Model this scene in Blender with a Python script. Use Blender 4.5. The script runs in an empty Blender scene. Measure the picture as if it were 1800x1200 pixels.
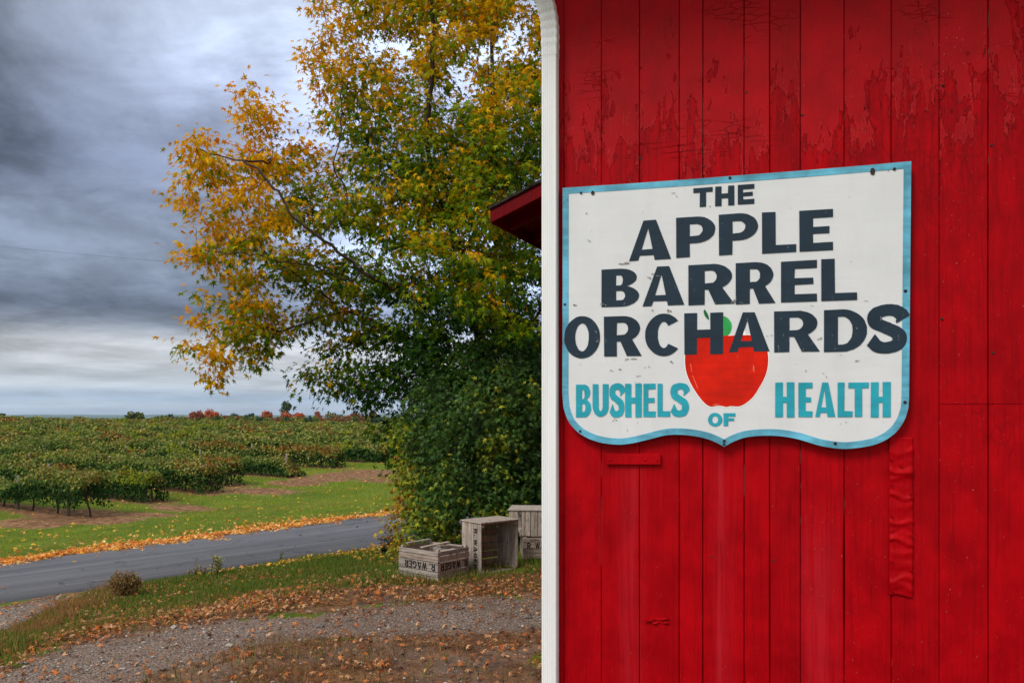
import bpy, bmesh, math, random
import numpy as np
from mathutils import Vector, Matrix

R = math.radians
rng = np.random.default_rng(7)
random.seed(7)
scene = bpy.context.scene
COL = scene.collection

# ------------------------------------------------------------------ camera
F = 1400.0                     # focal length in photo pixels (photo 1800x1200)
CX, HY = 900.0, 735.0          # principal column, horizon row
EYE = 1.6
cam_data = bpy.data.cameras.new("camera")
cam = bpy.data.objects.new("camera", cam_data)
COL.objects.link(cam)
cam.location = (0, 0, EYE)
cam.rotation_euler = (R(90), 0, 0)
cam_data.sensor_width = 36.0
cam_data.lens = 36.0 * F / 1800.0
cam_data.shift_y = (HY - 600.0) / 1800.0
cam_data.clip_start = 0.05
cam_data.clip_end = 40000.0
scene.camera = cam

# ------------------------------------------------------------------ exposure
scene.view_settings.view_transform = 'Standard'
scene.view_settings.look = 'None'
scene.view_settings.exposure = 0.0
scene.view_settings.gamma = 1.0
scene.view_settings.use_curve_mapping = False
scene.cycles.use_denoising = True
scene.cycles.max_bounces = 6
scene.cycles.diffuse_bounces = 3
scene.cycles.transmission_bounces = 3

# ------------------------------------------------------------------ sun
SUN_DIR = Vector((-0.50, -0.48, 0.72)).normalized()     # towards the sun
sun_data = bpy.data.lights.new("sun", 'SUN')
sun_data.energy = 2.4
sun_data.angle = R(20)
sun_data.color = (1.0, 0.94, 0.86)
sun = bpy.data.objects.new("sun", sun_data)
COL.objects.link(sun)
sun.rotation_euler = SUN_DIR.to_track_quat('Z', 'Y').to_euler()


# ------------------------------------------------------------------ node helper
class NT:
    def __init__(self, tree):
        self.t = tree
        tree.nodes.clear()

    def n(self, typ, ins=None, **props):
        nd = self.t.nodes.new(typ)
        for k, v in props.items():
            setattr(nd, k, v)
        for k, v in (ins or {}).items():
            self.put(nd.inputs[k], v)
        return nd

    def put(self, sock, v):
        if isinstance(v, bpy.types.NodeSocket):
            self.t.links.new(v, sock)
        elif isinstance(v, bpy.types.Node):
            self.t.links.new(v.outputs[0], sock)
        else:
            if sock.type == 'RGBA' and len(v) == 3:
                v = (*v, 1)
            sock.default_value = v

    def math(self, op, a, b=0.0, c=None, clamp=False):
        nd = self.t.nodes.new('ShaderNodeMath')
        nd.operation = op
        nd.use_clamp = clamp
        self.put(nd.inputs[0], a)
        self.put(nd.inputs[1], b)
        if c is not None:
            self.put(nd.inputs[2], c)
        return nd.outputs[0]

    def mul(self, a, b): return self.math('MULTIPLY', a, b)
    def add(self, a, b): return self.math('ADD', a, b)
    def sub(self, a, b): return self.math('SUBTRACT', a, b)

    def step(self, v, lo, hi, a=0.0, b=1.0):
        nd = self.n('ShaderNodeMapRange', {'Value': v, 'From Min': lo, 'From Max': hi, 'To Min': a, 'To Max': b},
                    interpolation_type='SMOOTHSTEP')
        return nd.outputs[0]

    def mix(self, f, a, b, blend='MIX'):
        nd = self.t.nodes.new('ShaderNodeMix')
        nd.data_type = 'RGBA'
        nd.blend_type = blend
        self.put(nd.inputs[0], f)
        self.put(nd.inputs[6], a)
        self.put(nd.inputs[7], b)
        return nd.outputs[2]

    def noise(self, vec, scale, detail=4.0, rough=0.55, dist=0.0):
        nd = self.n('ShaderNodeTexNoise', {'Scale': scale, 'Detail': detail, 'Roughness': rough, 'Distortion': dist})
        if vec is not None:
            self.put(nd.inputs['Vector'], vec)
        return nd.outputs[0]

    def mapv(self, vec, scale=(1, 1, 1), loc=(0, 0, 0)):
        nd = self.n('ShaderNodeMapping', {'Vector': vec, 'Scale': scale, 'Location': loc})
        return nd.outputs[0]

    def ramp(self, f, stops):
        nd = self.t.nodes.new('ShaderNodeValToRGB')
        el = nd.color_ramp.elements
        el[0].position, el[0].color = stops[0][0], (*stops[0][1], 1)
        el[1].position, el[1].color = stops[-1][0], (*stops[-1][1], 1)
        for p, c in stops[1:-1]:
            e = el.new(p)
            e.color = (*c, 1)
        self.put(nd.inputs[0], f)
        return nd.outputs[0]


def srgb(r, g, b):
    def f(c):
        c /= 255.0
        return c / 12.92 if c <= 0.04045 else ((c + 0.055) / 1.055) ** 2.4
    return (f(r), f(g), f(b))


# ------------------------------------------------------------------ sky
world = bpy.data.worlds.new("World")
scene.world = world
world.use_nodes = True
W = NT(world.node_tree)
tc = W.n('ShaderNodeTexCoord')
sep = W.n('ShaderNodeSeparateXYZ', {0: tc.outputs['Generated']})
dx, dy, dz = sep.outputs
sky = W.n('ShaderNodeTexSky', sky_type='NISHITA', sun_disc=False)
sky.sun_elevation = math.asin(SUN_DIR.z)
sky.sun_rotation = math.atan2(SUN_DIR.x, SUN_DIR.y)
# cloud deck seen in perspective: direction projected onto a layer overhead
den = W.add(W.math('MAXIMUM', dz, 0.0), 0.13)
px_ = W.math('DIVIDE', dx, den)
py_ = W.math('DIVIDE', dy, den)
cp = W.n('ShaderNodeCombineXYZ', {0: px_, 1: py_, 2: 0.0}).outputs[0]
big = W.noise(W.mapv(cp, (1.0, 0.8, 1), (1.7, 0.3, 0)), 0.8, 8, 0.60, 0.35)
fine = W.noise(W.mapv(cp, (1.0, 1.5, 1), (5.2, 2.1, 0)), 2.3, 7, 0.58, 0.4)
# banks that flatten into layers towards the horizon
zl = W.math('LOGARITHM', W.add(W.math('MAXIMUM', dz, 0.0), 0.045), 2.718)
lay = W.n('ShaderNodeCombineXYZ', {0: W.mul(dx, 1.0), 1: W.mul(dy, 1.0), 2: W.mul(zl, 0.62)}).outputs[0]
puff = W.noise(W.mapv(lay, (1, 1, 1), (4.1, 0.2, 0.7)), 3.6, 9, 0.60, 0.25)
puff2 = W.noise(W.mapv(lay, (1, 1, 1.1), (1.3, 2.2, 0.1)), 8.5, 8, 0.62, 0.2)
streak = W.noise(W.mapv(tc.outputs['Generated'], (2.2, 2.2, 34.0), (0.3, 0.9, 0.0)), 1.5, 6, 0.6, 0.2)
# height above the horizon gives the bands of the deck
zz = W.math('MAXIMUM', dz, 0.0)
zj = W.add(zz, W.mul(W.sub(streak, 0.5), 0.020))
base = W.ramp(zj, [
    (0.0, srgb(168, 190, 212)), (0.012, srgb(184, 198, 216)), (0.024, srgb(160, 180, 203)), (0.036, srgb(190, 200, 212)),
    (0.050, srgb(186, 194, 204)), (0.068, srgb(188, 192, 200)), (0.088, srgb(186, 190, 198)), (0.105, srgb(146, 156, 174)),
    (0.125, srgb(112, 124, 147)), (0.16, srgb(128, 140, 162)), (0.20, srgb(130, 142, 164)), (0.28, srgb(112, 122, 146)),
    (0.36, srgb(120, 129, 150)), (0.44, srgb(136, 145, 163)), (0.52, srgb(148, 156, 173)), (1.0, srgb(200, 206, 215))])
lum = W.add(W.step(big, 0.34, 0.68, -0.17, 0.50), W.step(fine, 0.33, 0.70, -0.14, 0.32))
lum = W.add(W.mul(lum, 0.28), W.add(W.step(puff, 0.34, 0.66, -0.30, 0.56), W.step(puff2, 0.36, 0.64, -0.18, 0.28)))
lum = W.mul(lum, W.step(zz, 0.0, 0.12, 0.40, 1.0))
# brighter break in the deck around the tree and towards the top of the view


def blob(px, py, rad, amt):
    d = Vector(((px - CX) / F, 1, (HY - py) / F)).normalized()
    dot = W.n('ShaderNodeVectorMath', {0: tc.outputs['Generated'], 1: tuple(d)}, operation='DOT_PRODUCT').outputs['Value']
    return W.step(dot, math.cos(math.atan(rad / F)), 1.0, 0.0, amt)


glow = W.add(W.add(blob(640, 60, 420, 1.5), blob(800, 400, 420, 2.6)), W.add(blob(360, 110, 300, 1.0), blob(60, 20, 260, -0.15)))
glow = W.add(glow, blob(150, 360, 330, -0.22))
glow = W.mul(glow, W.step(W.add(W.mul(fine, 0.55), W.mul(big, 0.45)), 0.32, 0.62, 0.30, 1.25))
glow = W.mul(glow, W.step(zz, 0.06, 0.20, 0.22, 1.0))
val = W.add(1.0, W.add(W.mul(lum, 0.85), glow))
cl = W.mix(1.0, base, W.n('ShaderNodeCombineColor', {0: val, 1: val, 2: W.mul(val, 0.985)}).outputs[0], 'MULTIPLY')
# added brightness behind the camera and overhead, out of view, lights the wall
back = W.math('MAXIMUM', W.step(dy, 0.45, -0.25), W.step(dz, 0.55, 0.85))
bright = W.mix(back, cl, (1.0, 1.03, 1.08))
ten = W.mix(1.0, bright, (10.0, 10.0, 10.0), 'MULTIPLY')
mixed = W.mix(0.94, sky.outputs[0], ten)
bg = W.n('ShaderNodeBackground', {'Color': mixed, 'Strength': 0.1})
wo = W.n('ShaderNodeOutputWorld', {'Surface': bg.outputs[0]})


# ------------------------------------------------------------------ object helpers
def tag(o, label=None, cat=None, group=None, kind=None):
    if label: o['label'] = label
    if cat: o['category'] = cat
    if group: o['group'] = group
    if kind: o['kind'] = kind
    return o


def empty(name, label, cat, loc=(0, 0, 0), rot=None, group=None):
    o = bpy.data.objects.new(name, None)
    COL.objects.link(o)
    o.empty_display_size = 0.2
    o.location = loc
    if rot is not None:
        if isinstance(rot, Matrix):
            o.rotation_euler = rot.to_euler()
        else:
            o.rotation_euler = rot
    return tag(o, label, cat, group)


def mesh_obj(name, V, faces, mat, parent=None, col=None, smooth=False):
    """faces: list of arrays (n,k) or list of index lists"""
    me = bpy.data.meshes.new(name)
    V = np.asarray(V, dtype=np.float32)
    me.vertices.add(len(V))
    me.vertices.foreach_set('co', V.ravel())
    idx, starts, tot = [], [], 0
    if isinstance(faces, np.ndarray):
        faces = [faces]
    if faces and isinstance(faces[0], np.ndarray) and faces[0].ndim == 2:
        for fa in faces:
            n, k = fa.shape
            idx.append(fa.ravel())
            starts.append(tot + np.arange(n) * k)
            tot += n * k
        idx = np.concatenate(idx)
        starts = np.concatenate(starts)
    else:
        for f in faces:
            starts.append(tot)
            idx.extend(f)
            tot += len(f)
        idx = np.array(idx)
        starts = np.array(starts)
    me.loops.add(len(idx))
    me.loops.foreach_set('vertex_index', idx.astype(np.int32))
    me.polygons.add(len(starts))
    me.polygons.foreach_set('loop_start', starts.astype(np.int32))
    me.polygons.foreach_set('use_smooth', np.full(len(starts), bool(smooth)))
    me.update(calc_edges=True)
    me.validate()
    if col is not None:
        a = me.color_attributes.new('Col', 'FLOAT_COLOR', 'POINT')
        c = np.ones((len(V), 4), dtype=np.float32)
        c[:, :3] = col
        a.data.foreach_set('color', c.ravel())
    if mat is not None:
        me.materials.append(mat)
    o = bpy.data.objects.new(name, me)
    COL.objects.link(o)
    if parent is not None:
        o.parent = parent
    return o


class MB:
    """collects boxes, tubes and other pieces into one mesh"""
    def __init__(self):
        self.v, self.f, self.c = [], [], []

    def add(self, V, Fc, col=None):
        b = len(self.v)
        self.v.extend([tuple(p) for p in V])
        self.f.extend([[i + b for i in f] for f in Fc])
        self.c.extend([col if col is not None else (1, 1, 1)] * len(V))

    def box(self, x0, x1, y0, y1, z0, z1, col=None, M=None, bev=0.0):
        if bev > 0:
            # chamfered box: 24 verts
            bm = bmesh.new()
            bmesh.ops.create_cube(bm, size=1.0)
            for v in bm.verts:
                v.co = Vector(((x0 + x1) / 2 + v.co.x * (x1 - x0), (y0 + y1) / 2 + v.co.y * (y1 - y0), (z0 + z1) / 2 + v.co.z * (z1 - z0)))
            bmesh.ops.bevel(bm, geom=list(bm.edges), offset=bev, segments=1, affect='EDGES', clamp_overlap=True)
            bm.verts.index_update()
            V = [v.co.copy() for v in bm.verts]
            Fc = [[v.index for v in f.verts] for f in bm.faces]
            bm.free()
        else:
            V = [Vector((x, y, z)) for x in (x0, x1) for y in (y0, y1) for z in (z0, z1)]
            Fc = [[0, 1, 3, 2], [4, 6, 7, 5], [0, 4, 5, 1], [2, 3, 7, 6], [0, 2, 6, 4], [1, 5, 7, 3]]
        if M is not None:
            V = [M @ v for v in V]
        self.add(V, Fc, col)

    def tube(self, pts, rads, sides=6, col=None, caps=True):
        pts = [Vector(p) for p in pts]
        n = len(pts)
        V, Fc = [], []
        up = Vector((0, 0, 1))
        prev = None
        for i, p in enumerate(pts):
            d = (pts[min(i + 1, n - 1)] - pts[max(i - 1, 0)])
            if d.length < 1e-9: d = Vector((0, 0, 1))
            d.normalize()
            a = prev if prev is not None else (Vector((1, 0, 0)) if abs(d.x) < 0.9 else Vector((0, 1, 0)))
            a = a - d * a.dot(d)
            if a.length < 1e-6:
                a = d.orthogonal()
            a.normalize()
            prev = a
            b = d.cross(a)
            r = rads[i] if hasattr(rads, '__len__') else rads
            for k in range(sides):
                t = 2 * math.pi * k / sides
                V.append(p + a * (r * math.cos(t)) + b * (r * math.sin(t)))
        for i in range(n - 1):
            for k in range(sides):
                k2 = (k + 1) % sides
                Fc.append([i * sides + k, i * sides + k2, (i + 1) * sides + k2, (i + 1) * sides + k])
        if caps:
            Fc.append(list(range(sides))[::-1])
            Fc.append([(n - 1) * sides + k for k in range(sides)])
        self.add(V, Fc, col)

    def build(self, name, mat, parent=None, smooth=False, vcol=False):
        return mesh_obj(name, np.array(self.v, dtype=np.float32), self.f, mat, parent,
                        np.array(self.c, dtype=np.float32) if vcol else None, smooth)


def pix(px, py, d):
    """a point at forward distance d on the sight line of a photo pixel"""
    return Vector(((px - CX) / F * d, d, EYE + (HY - py) / F * d))


def smooth01(t):
    t = np.clip(t, 0, 1)
    return t * t * (3 - 2 * t)


def inside(poly, X, Y):
    poly = np.asarray(poly, float)
    X = np.asarray(X, float); Y = np.asarray(Y, float)
    c = np.zeros(X.shape, bool)
    j = len(poly) - 1
    for i in range(len(poly)):
        xi, yi = poly[i]; xj, yj = poly[j]
        if yi != yj:
            m = ((yi > Y) != (yj > Y)) & (X < (xj - xi) * (Y - yi) / (yj - yi) + xi)
            c ^= m
        j = i
    return c


def catmull(P, n=8, closed=False):
    P = np.asarray(P, float)
    out = []
    N = len(P)
    rngi = range(N) if closed else range(N - 1)
    for i in rngi:
        if closed:
            p0, p1, p2, p3 = P[i - 1], P[i], P[(i + 1) % N], P[(i + 2) % N]
        else:
            p0, p1, p2, p3 = P[max(i - 1, 0)], P[i], P[i + 1], P[min(i + 2, N - 1)]
        for k in range(n):
            t = k / n
            out.append(0.5 * ((2 * p1) + (-p0 + p2) * t + (2 * p0 - 5 * p1 + 4 * p2 - p3) * t * t + (-p0 + 3 * p1 - 3 * p2 + p3) * t ** 3))
    if not closed:
        out.append(P[-1])
    return np.array(out)


def vnoise(x, y, seed=0):
    """smooth value noise, vectorised"""
    x = np.asarray(x, float); y = np.asarray(y, float)
    xi = np.floor(x).astype(np.int64); yi = np.floor(y).astype(np.int64)
    fx = x - xi; fy = y - yi
    fx = fx * fx * (3 - 2 * fx); fy = fy * fy * (3 - 2 * fy)

    def h(a, b):
        n = (a * 374761393 + b * 668265263 + seed * 1442695041) & 0x7fffffff
        n = ((n ^ (n >> 13)) * 1274126177) & 0x7fffffff
        n = n ^ (n >> 16)
        return (n & 0xffff) / 65535.0
    return (h(xi, yi) * (1 - fx) + h(xi + 1, yi) * fx) * (1 - fy) + (h(xi, yi + 1) * (1 - fx) + h(xi + 1, yi + 1) * fx) * fy


# ------------------------------------------------------------------ terrain shape
ROAD_Z = -0.80
N0 = np.array([-6.65, 10.34]); N1 = np.array([-2.26, 15.07])     # near road edge
F0 = np.array([-8.40, 13.07]); F1 = np.array([-3.10, 19.76])     # far road edge
RD = (N1 - N0) / np.linalg.norm(N1 - N0)
RN = np.array([-RD[1], RD[0]])


def gz(x, y):
    x = np.asarray(x, float); y = np.asarray(y, float)
    s = (x - N0[0]) * RN[0] + (y - N0[1]) * RN[1]
    u = np.clip(1 + s / 5.5, 0, 1)
    near = ROAD_Z * (0.5 * u + 0.5 * u * (2 - u))
    yc = np.clip(y, 12, 115)
    zf = np.where(yc < 38.6, -0.80 - 0.026 * (38.6 - yc), -0.80 + 0.0155 * (yc - 38.6))
    zf = zf + smooth01((y - 48) / 60) * (-0.30 + 0.0125 * np.clip(-(x + 22), -10, 55))
    g = smooth01((s - 3.6) / 9.0)
    z = np.where(s > 3.6, ROAD_Z * (1 - g) + zf * g, near)
    o = np.clip(y - 115, 0, None)
    fall = np.where(o < 100, -0.0006 * o * o, -6 - 0.12 * (o - 100))
    fall = np.maximum(fall, -70.0)
    z = z + fall
    far = np.clip((np.abs(x) - 90) / 400, 0, 1)
    bump = (vnoise(x * 0.45, y * 0.45, 3) - 0.5) * 0.07 + (vnoise(x * 1.6, y * 1.6, 4) - 0.5) * 0.03
    flat = (s > -0.6) & (s < 4.0)
    bump = np.where(flat, -0.01, bump) * np.clip(np.abs(s + 3) / 2 + 0.5, 0.5, 1)
    bump = np.where((y < 5) & (x > -1), bump * 0.4, bump)
    return z + bump


_ts = np.geomspace(2.0, 260.0, 2600)


def ground(px, py):
    """where the sight line of a photo pixel meets the terrain"""
    ax = (px - CX) / F
    az = (HY - py) / F
    X = ax * _ts; Z = EYE + az * _ts
    below = Z < gz(X, _ts)
    i = int(np.argmax(below)) if below.any() else len(_ts) - 1
    t = _ts[i]
    return Vector((ax * t, t, float(gz(ax * t, t))))


def to_px(x, y, z):
    y = np.maximum(y, 0.05)
    return CX + F * x / y, HY - F * (z - EYE) / y


# ------------------------------------------------------------------ materials
def new_mat(name):
    m = bpy.data.materials.new(name)
    m.use_nodes = True
    return m, NT(m.node_tree)


def finish(N, bsdf, disp=None):
    o = N.n('ShaderNodeOutputMaterial', {'Surface': bsdf.outputs[0]})
    return o


def bump(N, h, strength=0.3, dist=0.01, normal=None):
    nd = N.n('ShaderNodeBump', {'Height': h, 'Strength': strength, 'Distance': dist})
    if normal is not None:
        N.put(nd.inputs['Normal'], normal)
    return nd.outputs[0]


def leaf_mat(name, trans=0.35, rough=0.55, spec=0.25, sat=1.0):
    m, N = new_mat(name)
    a = N.n('ShaderNodeAttribute', attribute_name='Col')
    hs = N.n('ShaderNodeHueSaturation', {'Saturation': sat, 'Color': a.outputs['Color']})
    p = N.n('ShaderNodeBsdfPrincipled', {'Base Color': hs.outputs[0], 'Roughness': rough, 'Specular IOR Level': spec})
    t = N.n('ShaderNodeBsdfTranslucent', {'Color': hs.outputs[0]})
    mx = N.n('ShaderNodeMixShader', {0: trans, 1: p.outputs[0], 2: t.outputs[0]})
    finish(N, mx)
    return m


def plain(name, colr, rough=0.6, var=0.15, scale=12.0, bmp=0.15, spec=0.4, metallic=0.0):
    m, N = new_mat(name)
    t = N.n('ShaderNodeTexCoord').outputs['Object']
    nz = N.noise(t, scale, 6, 0.6)
    nz2 = N.noise(t, scale * 5, 3, 0.6)
    f = N.add(N.mul(nz, 0.7), N.mul(nz2, 0.3))
    dark = tuple(c * (1 - var * 2) for c in colr)
    lite = tuple(min(1, c * (1 + var)) for c in colr)
    c = N.mix(N.step(f, 0.3, 0.7), dark, lite)
    p = N.n('ShaderNodeBsdfPrincipled', {'Base Color': c, 'Roughness': rough, 'Specular IOR Level': spec, 'Metallic': metallic,
                                         'Normal': bump(N, nz2, bmp, 0.004)})
    finish(N, p)
    return m


def vcol_mat(name, rough=0.8, spec=0.2, nscale=30.0, namt=0.25):
    m, N = new_mat(name)
    a = N.n('ShaderNodeAttribute', attribute_name='Col')
    t = N.n('ShaderNodeTexCoord').outputs['Object']
    nz = N.noise(t, nscale, 5, 0.6)
    k = N.step(nz, 0.25, 0.75, 1 - namt, 1 + namt)
    c = N.mix(1.0, a.outputs['Color'], N.n('ShaderNodeCombineColor', {0: k, 1: k, 2: k}).outputs[0], 'MULTIPLY')
    p = N.n('ShaderNodeBsdfPrincipled', {'Base Color': c, 'Roughness': rough, 'Specular IOR Level': spec, 'Normal': bump(N, nz, 0.3, 0.005)})
    finish(N, p)
    return m


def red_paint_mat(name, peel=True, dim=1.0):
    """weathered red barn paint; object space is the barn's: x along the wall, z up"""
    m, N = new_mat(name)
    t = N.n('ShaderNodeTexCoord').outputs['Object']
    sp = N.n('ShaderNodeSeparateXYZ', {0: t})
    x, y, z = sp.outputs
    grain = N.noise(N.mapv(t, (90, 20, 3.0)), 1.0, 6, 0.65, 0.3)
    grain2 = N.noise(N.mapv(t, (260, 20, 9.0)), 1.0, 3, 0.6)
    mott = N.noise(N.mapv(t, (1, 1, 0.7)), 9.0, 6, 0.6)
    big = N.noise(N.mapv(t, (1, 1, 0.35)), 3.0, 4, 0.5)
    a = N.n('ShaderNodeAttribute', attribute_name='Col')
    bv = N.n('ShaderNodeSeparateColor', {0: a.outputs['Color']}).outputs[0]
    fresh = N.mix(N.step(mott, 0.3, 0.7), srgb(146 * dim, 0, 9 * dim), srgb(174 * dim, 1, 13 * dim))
    fresh = N.mix(N.mul(N.step(grain, 0.46, 0.68), 0.42), fresh, srgb(112 * dim, 0, 7))
    if peel:
        # old thick paint sticks above, flaking in tongues towards the sign
        edge = N.noise(N.mapv(t, (11.0, 5, 2.6)), 1.0, 7, 0.62, 0.5)
        fl = N.noise(N.mapv(t, (46.0, 5, 13.0)), 1.0, 6, 0.68, 0.6)
        bvo = N.mul(N.sub(bv, 0.5), 0.40)
        h = N.add(N.add(N.mul(N.sub(z, 2.66), 0.95), N.mul(N.sub(edge, 0.5), 1.55)), N.add(N.mul(N.sub(fl, 0.5), 1.0), bvo))
        old = N.step(h, -0.015, 0.015)
        rim = N.mul(N.step(h, -0.06, 0.0), N.step(h, 0.085, 0.01))
        oldc = N.mix(N.step(mott, 0.3, 0.7), srgb(146, 12, 19), srgb(168, 16, 24))
        # bare, darker grain just under the flaking front and all down the right-hand boards
        under = N.mul(N.step(h, -0.75, -0.05), N.step(N.noise(N.mapv(t, (60, 5, 7)), 1.0, 5, 0.65), 0.42, 0.62))
        fresh = N.mix(N.mul(under, 0.55), fresh, srgb(118, 0, 8))
        shell = N.n('ShaderNodeTexVoronoi', {'Vector': N.n('ShaderNodeVectorMath', {0: N.mapv(t, (30, 5, 13)), 1: N.n('ShaderNodeTexNoise', {'Vector': N.mapv(t, (20, 5, 12)), 'Scale': 1.0, 'Detail': 3.0}).outputs['Color']}, operation='ADD').outputs[0], 'Scale': 1.0}, feature='DISTANCE_TO_EDGE').outputs['Distance']
        shz = N.mul(N.step(N.noise(N.mapv(t, (2.0, 3, 1.1)), 1.0, 4, 0.6), 0.50, 0.62), N.step(x, 0.55, 1.3))
        shl = N.mul(N.step(shell, 0.10, 0.0), shz)
        fresh = N.mix(N.mul(shl, 0.38), fresh, srgb(104, 0, 8))
        crack = N.n('ShaderNodeTexVoronoi', {'Vector': N.mapv(t, (14, 5, 46)), 'Scale': 1.0}, feature='DISTANCE_TO_EDGE').outputs['Distance']
        cpatch = N.step(N.noise(N.mapv(t, (2.5, 1, 5)), 1.4, 3), 0.52, 0.66)
        crk = N.mul(N.mul(N.step(crack, 0.06, 0.0), cpatch), old)
        c = N.mix(old, fresh, oldc)
        c = N.mix(N.mul(N.step(h, -0.055, -0.012), N.mul(N.step(h, 0.004, -0.008), N.mul(0.42, N.step(fl, 0.35, 0.6)))), c, srgb(84, 1, 7))  # shadow painted into the colour along the lower lip of the old paint
        c = N.mix(N.mul(N.step(h, 0.0, 0.02), N.mul(N.step(h, 0.075, 0.03), N.mul(0.30, N.step(edge, 0.40, 0.58)))), c, srgb(208, 62, 62))  # pale edge painted above it, as if the lip caught light
        c = N.mix(N.mul(crk, 0.40), c, srgb(96, 6, 10))
        # horizontal scratches in a band over the sign
        scr = N.noise(N.mapv(t, (3.0, 3, 120)), 1.0, 3, 0.55, 0.3)
        zt = N.sub(z, N.mul(N.sub(x, 0.2), 0.03))
        band = N.mul(N.step(zt, 2.52, 2.55), N.step(zt, 2.64, 2.60))
        band = N.mul(band, N.mul(N.step(x, 0.17, 0.35), N.step(x, 0.85, 0.62)))
        sm = N.mul(band, N.step(scr, 0.60, 0.68))
        c = N.mix(N.mul(sm, 0.75), c, srgb(70, 2, 7))
        # lower pale runs where the water from the sign has chalked the paint
        strk = N.noise(N.mapv(t, (46, 3, 1.6)), 1.0, 5, 0.6)
        zlow = N.step(z, 1.58, 1.40)

        def run(x0, wd, z0, z1, amt):
            d = N.math('ABSOLUTE', N.sub(x, N.add(x0, N.mul(N.sub(big, 0.5), 0.03))))
            mk = N.mul(N.step(d, wd, 0.0), N.step(z, z1, z0))
            return N.mul(mk, N.mul(amt, N.step(strk, 0.32, 0.62)))
        runs = N.add(N.add(run(0.262, 0.075, 1.38, 1.50, 0.34), run(0.585, 0.022, 1.40, 1.50, 0.46)), N.add(run(0.60, 0.07, 1.30, 1.48, 0.14), run(0.925, 0.10, 1.05, 1.40, 0.36)))
        c = N.mix(runs, c, srgb(172, 40, 52))
        # dark water stains and fade
        st = N.mul(N.step(N.noise(N.mapv(t, (16, 3, 2.2)), 1.0, 6, 0.65), 0.60, 0.74), 0.22)
        c = N.mix(st, c, srgb(124, 0, 8))
        # tiny chips
        chip = N.step(N.noise(N.mapv(t, (1.6, 1, 0.8)), 120.0, 2, 0.5), 0.735, 0.755)
        c = N.mix(N.mul(chip, 0.7), c, srgb(205, 120, 100))
        hair = N.noise(N.mapv(t, (420, 20, 16)), 1.0, 3, 0.6)
        c = N.mix(N.mul(N.step(hair, 0.60, 0.74), 0.34), c, srgb(92, 0, 8))
        c = N.mix(N.mul(N.step(hair, 0.36, 0.26), 0.22), c, srgb(205, 40, 44))
        bare = N.n('ShaderNodeSeparateColor', {0: a.outputs['Color']}).outputs[1]
        c = N.mix(N.mul(N.step(bare, 0.45, 0.8), 0.6), c, srgb(132, 92, 78))
        hgt = N.add(N.add(N.mul(old, 0.9), N.mul(grain, 0.35)), N.sub(N.mul(mott, 0.3), N.add(N.mul(crk, 0.5), N.mul(sm, 0.6))))
    else:
        c = fresh
        hgt = N.add(N.mul(grain, 0.4), N.mul(mott, 0.3))
    kk = N.add(0.88, N.mul(bv, 0.24))
    c = N.mix(1.0, c, N.n('ShaderNodeCombineColor', {0: kk, 1: kk, 2: kk}).outputs[0], 'MULTIPLY')
    hgt = N.add(hgt, N.mul(grain2, 0.22))
    rgh = N.step(mott, 0.3, 0.7, 0.45, 0.62)
    p = N.n('ShaderNodeBsdfPrincipled', {'Base Color': c, 'Roughness': rgh, 'Specular IOR Level': 0.07, 'Normal': bump(N, hgt, 0.95, 0.0030)})
    finish(N, p)
    return m


def sign_mat(name, colr, chip_col=(0.62, 0.60, 0.57), chips=0.5, under=None, var=0.10, dirt=True):
    m, N = new_mat(name)
    t = N.n('ShaderNodeTexCoord').outputs['Object']
    n1 = N.noise(N.mapv(t, (1, 1, 1)), 7.0, 7, 0.62)
    n2 = N.noise(N.mapv(t, (3, 1, 1)), 38.0, 5, 0.65, 0.6)
    n3 = N.noise(N.mapv(t, (1.6, 1, 1)), 95.0, 4, 0.6, 0.3)
    brush = N.noise(N.mapv(t, (4, 1, 60)), 1.0, 4, 0.6)
    lo = tuple(c * (1 - var * 1.6) for c in colr)
    hi = tuple(min(1, c * (1 + var)) for c in colr)
    c = N.mix(N.step(N.add(N.mul(n1, 0.7), N.mul(brush, 0.3)), 0.3, 0.7), lo, hi)
    if dirt:
        dr = N.noise(N.mapv(t, (9, 1, 1.3)), 1.0, 5, 0.6)
        c = N.mix(N.mul(N.step(dr, 0.5, 0.75), 0.28), c, tuple(v * 0.80 for v in colr))
    chip = N.mul(N.step(n2, 0.655, 0.675), N.step(n1, 0.50, 0.58))
    chip = N.math('MAXIMUM', chip, N.step(n3, 0.745, 0.76))
    c = N.mix(N.mul(chip, chips), c, chip_col)
    p = N.n('ShaderNodeBsdfPrincipled', {'Base Color': c, 'Roughness': N.step(n1, 0.3, 0.7, 0.48, 0.66), 'Specular IOR Level': 0.14,
                                         'Normal': bump(N, N.sub(N.mul(brush, 0.06), N.mul(chip, 0.6)), 0.35, 0.001)})
    finish(N, p)
    return m


def wood_mat(name):
    m, N = new_mat(name)
    a = N.n('ShaderNodeAttribute', attribute_name='Col')
    t = N.n('ShaderNodeTexCoord').outputs['Object']
    g = N.noise(N.mapv(t, (6, 60, 60)), 1.0, 6, 0.65, 0.4)
    k = N.step(g, 0.28, 0.72, 0.55, 1.25)
    c = N.mix(1.0, a.outputs['Color'], N.n('ShaderNodeCombineColor', {0: k, 1: k, 2: k}).outputs[0], 'MULTIPLY')
    st = N.step(N.noise(t, 14.0, 5, 0.6), 0.52, 0.72)
    c = N.mix(N.mul(st, 0.45), c, srgb(70, 60, 52))
    p = N.n('ShaderNodeBsdfPrincipled', {'Base Color': c, 'Roughness': 0.85, 'Specular IOR Level': 0.2, 'Normal': bump(N, g, 0.6, 0.003)})
    finish(N, p)
    return m


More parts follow.
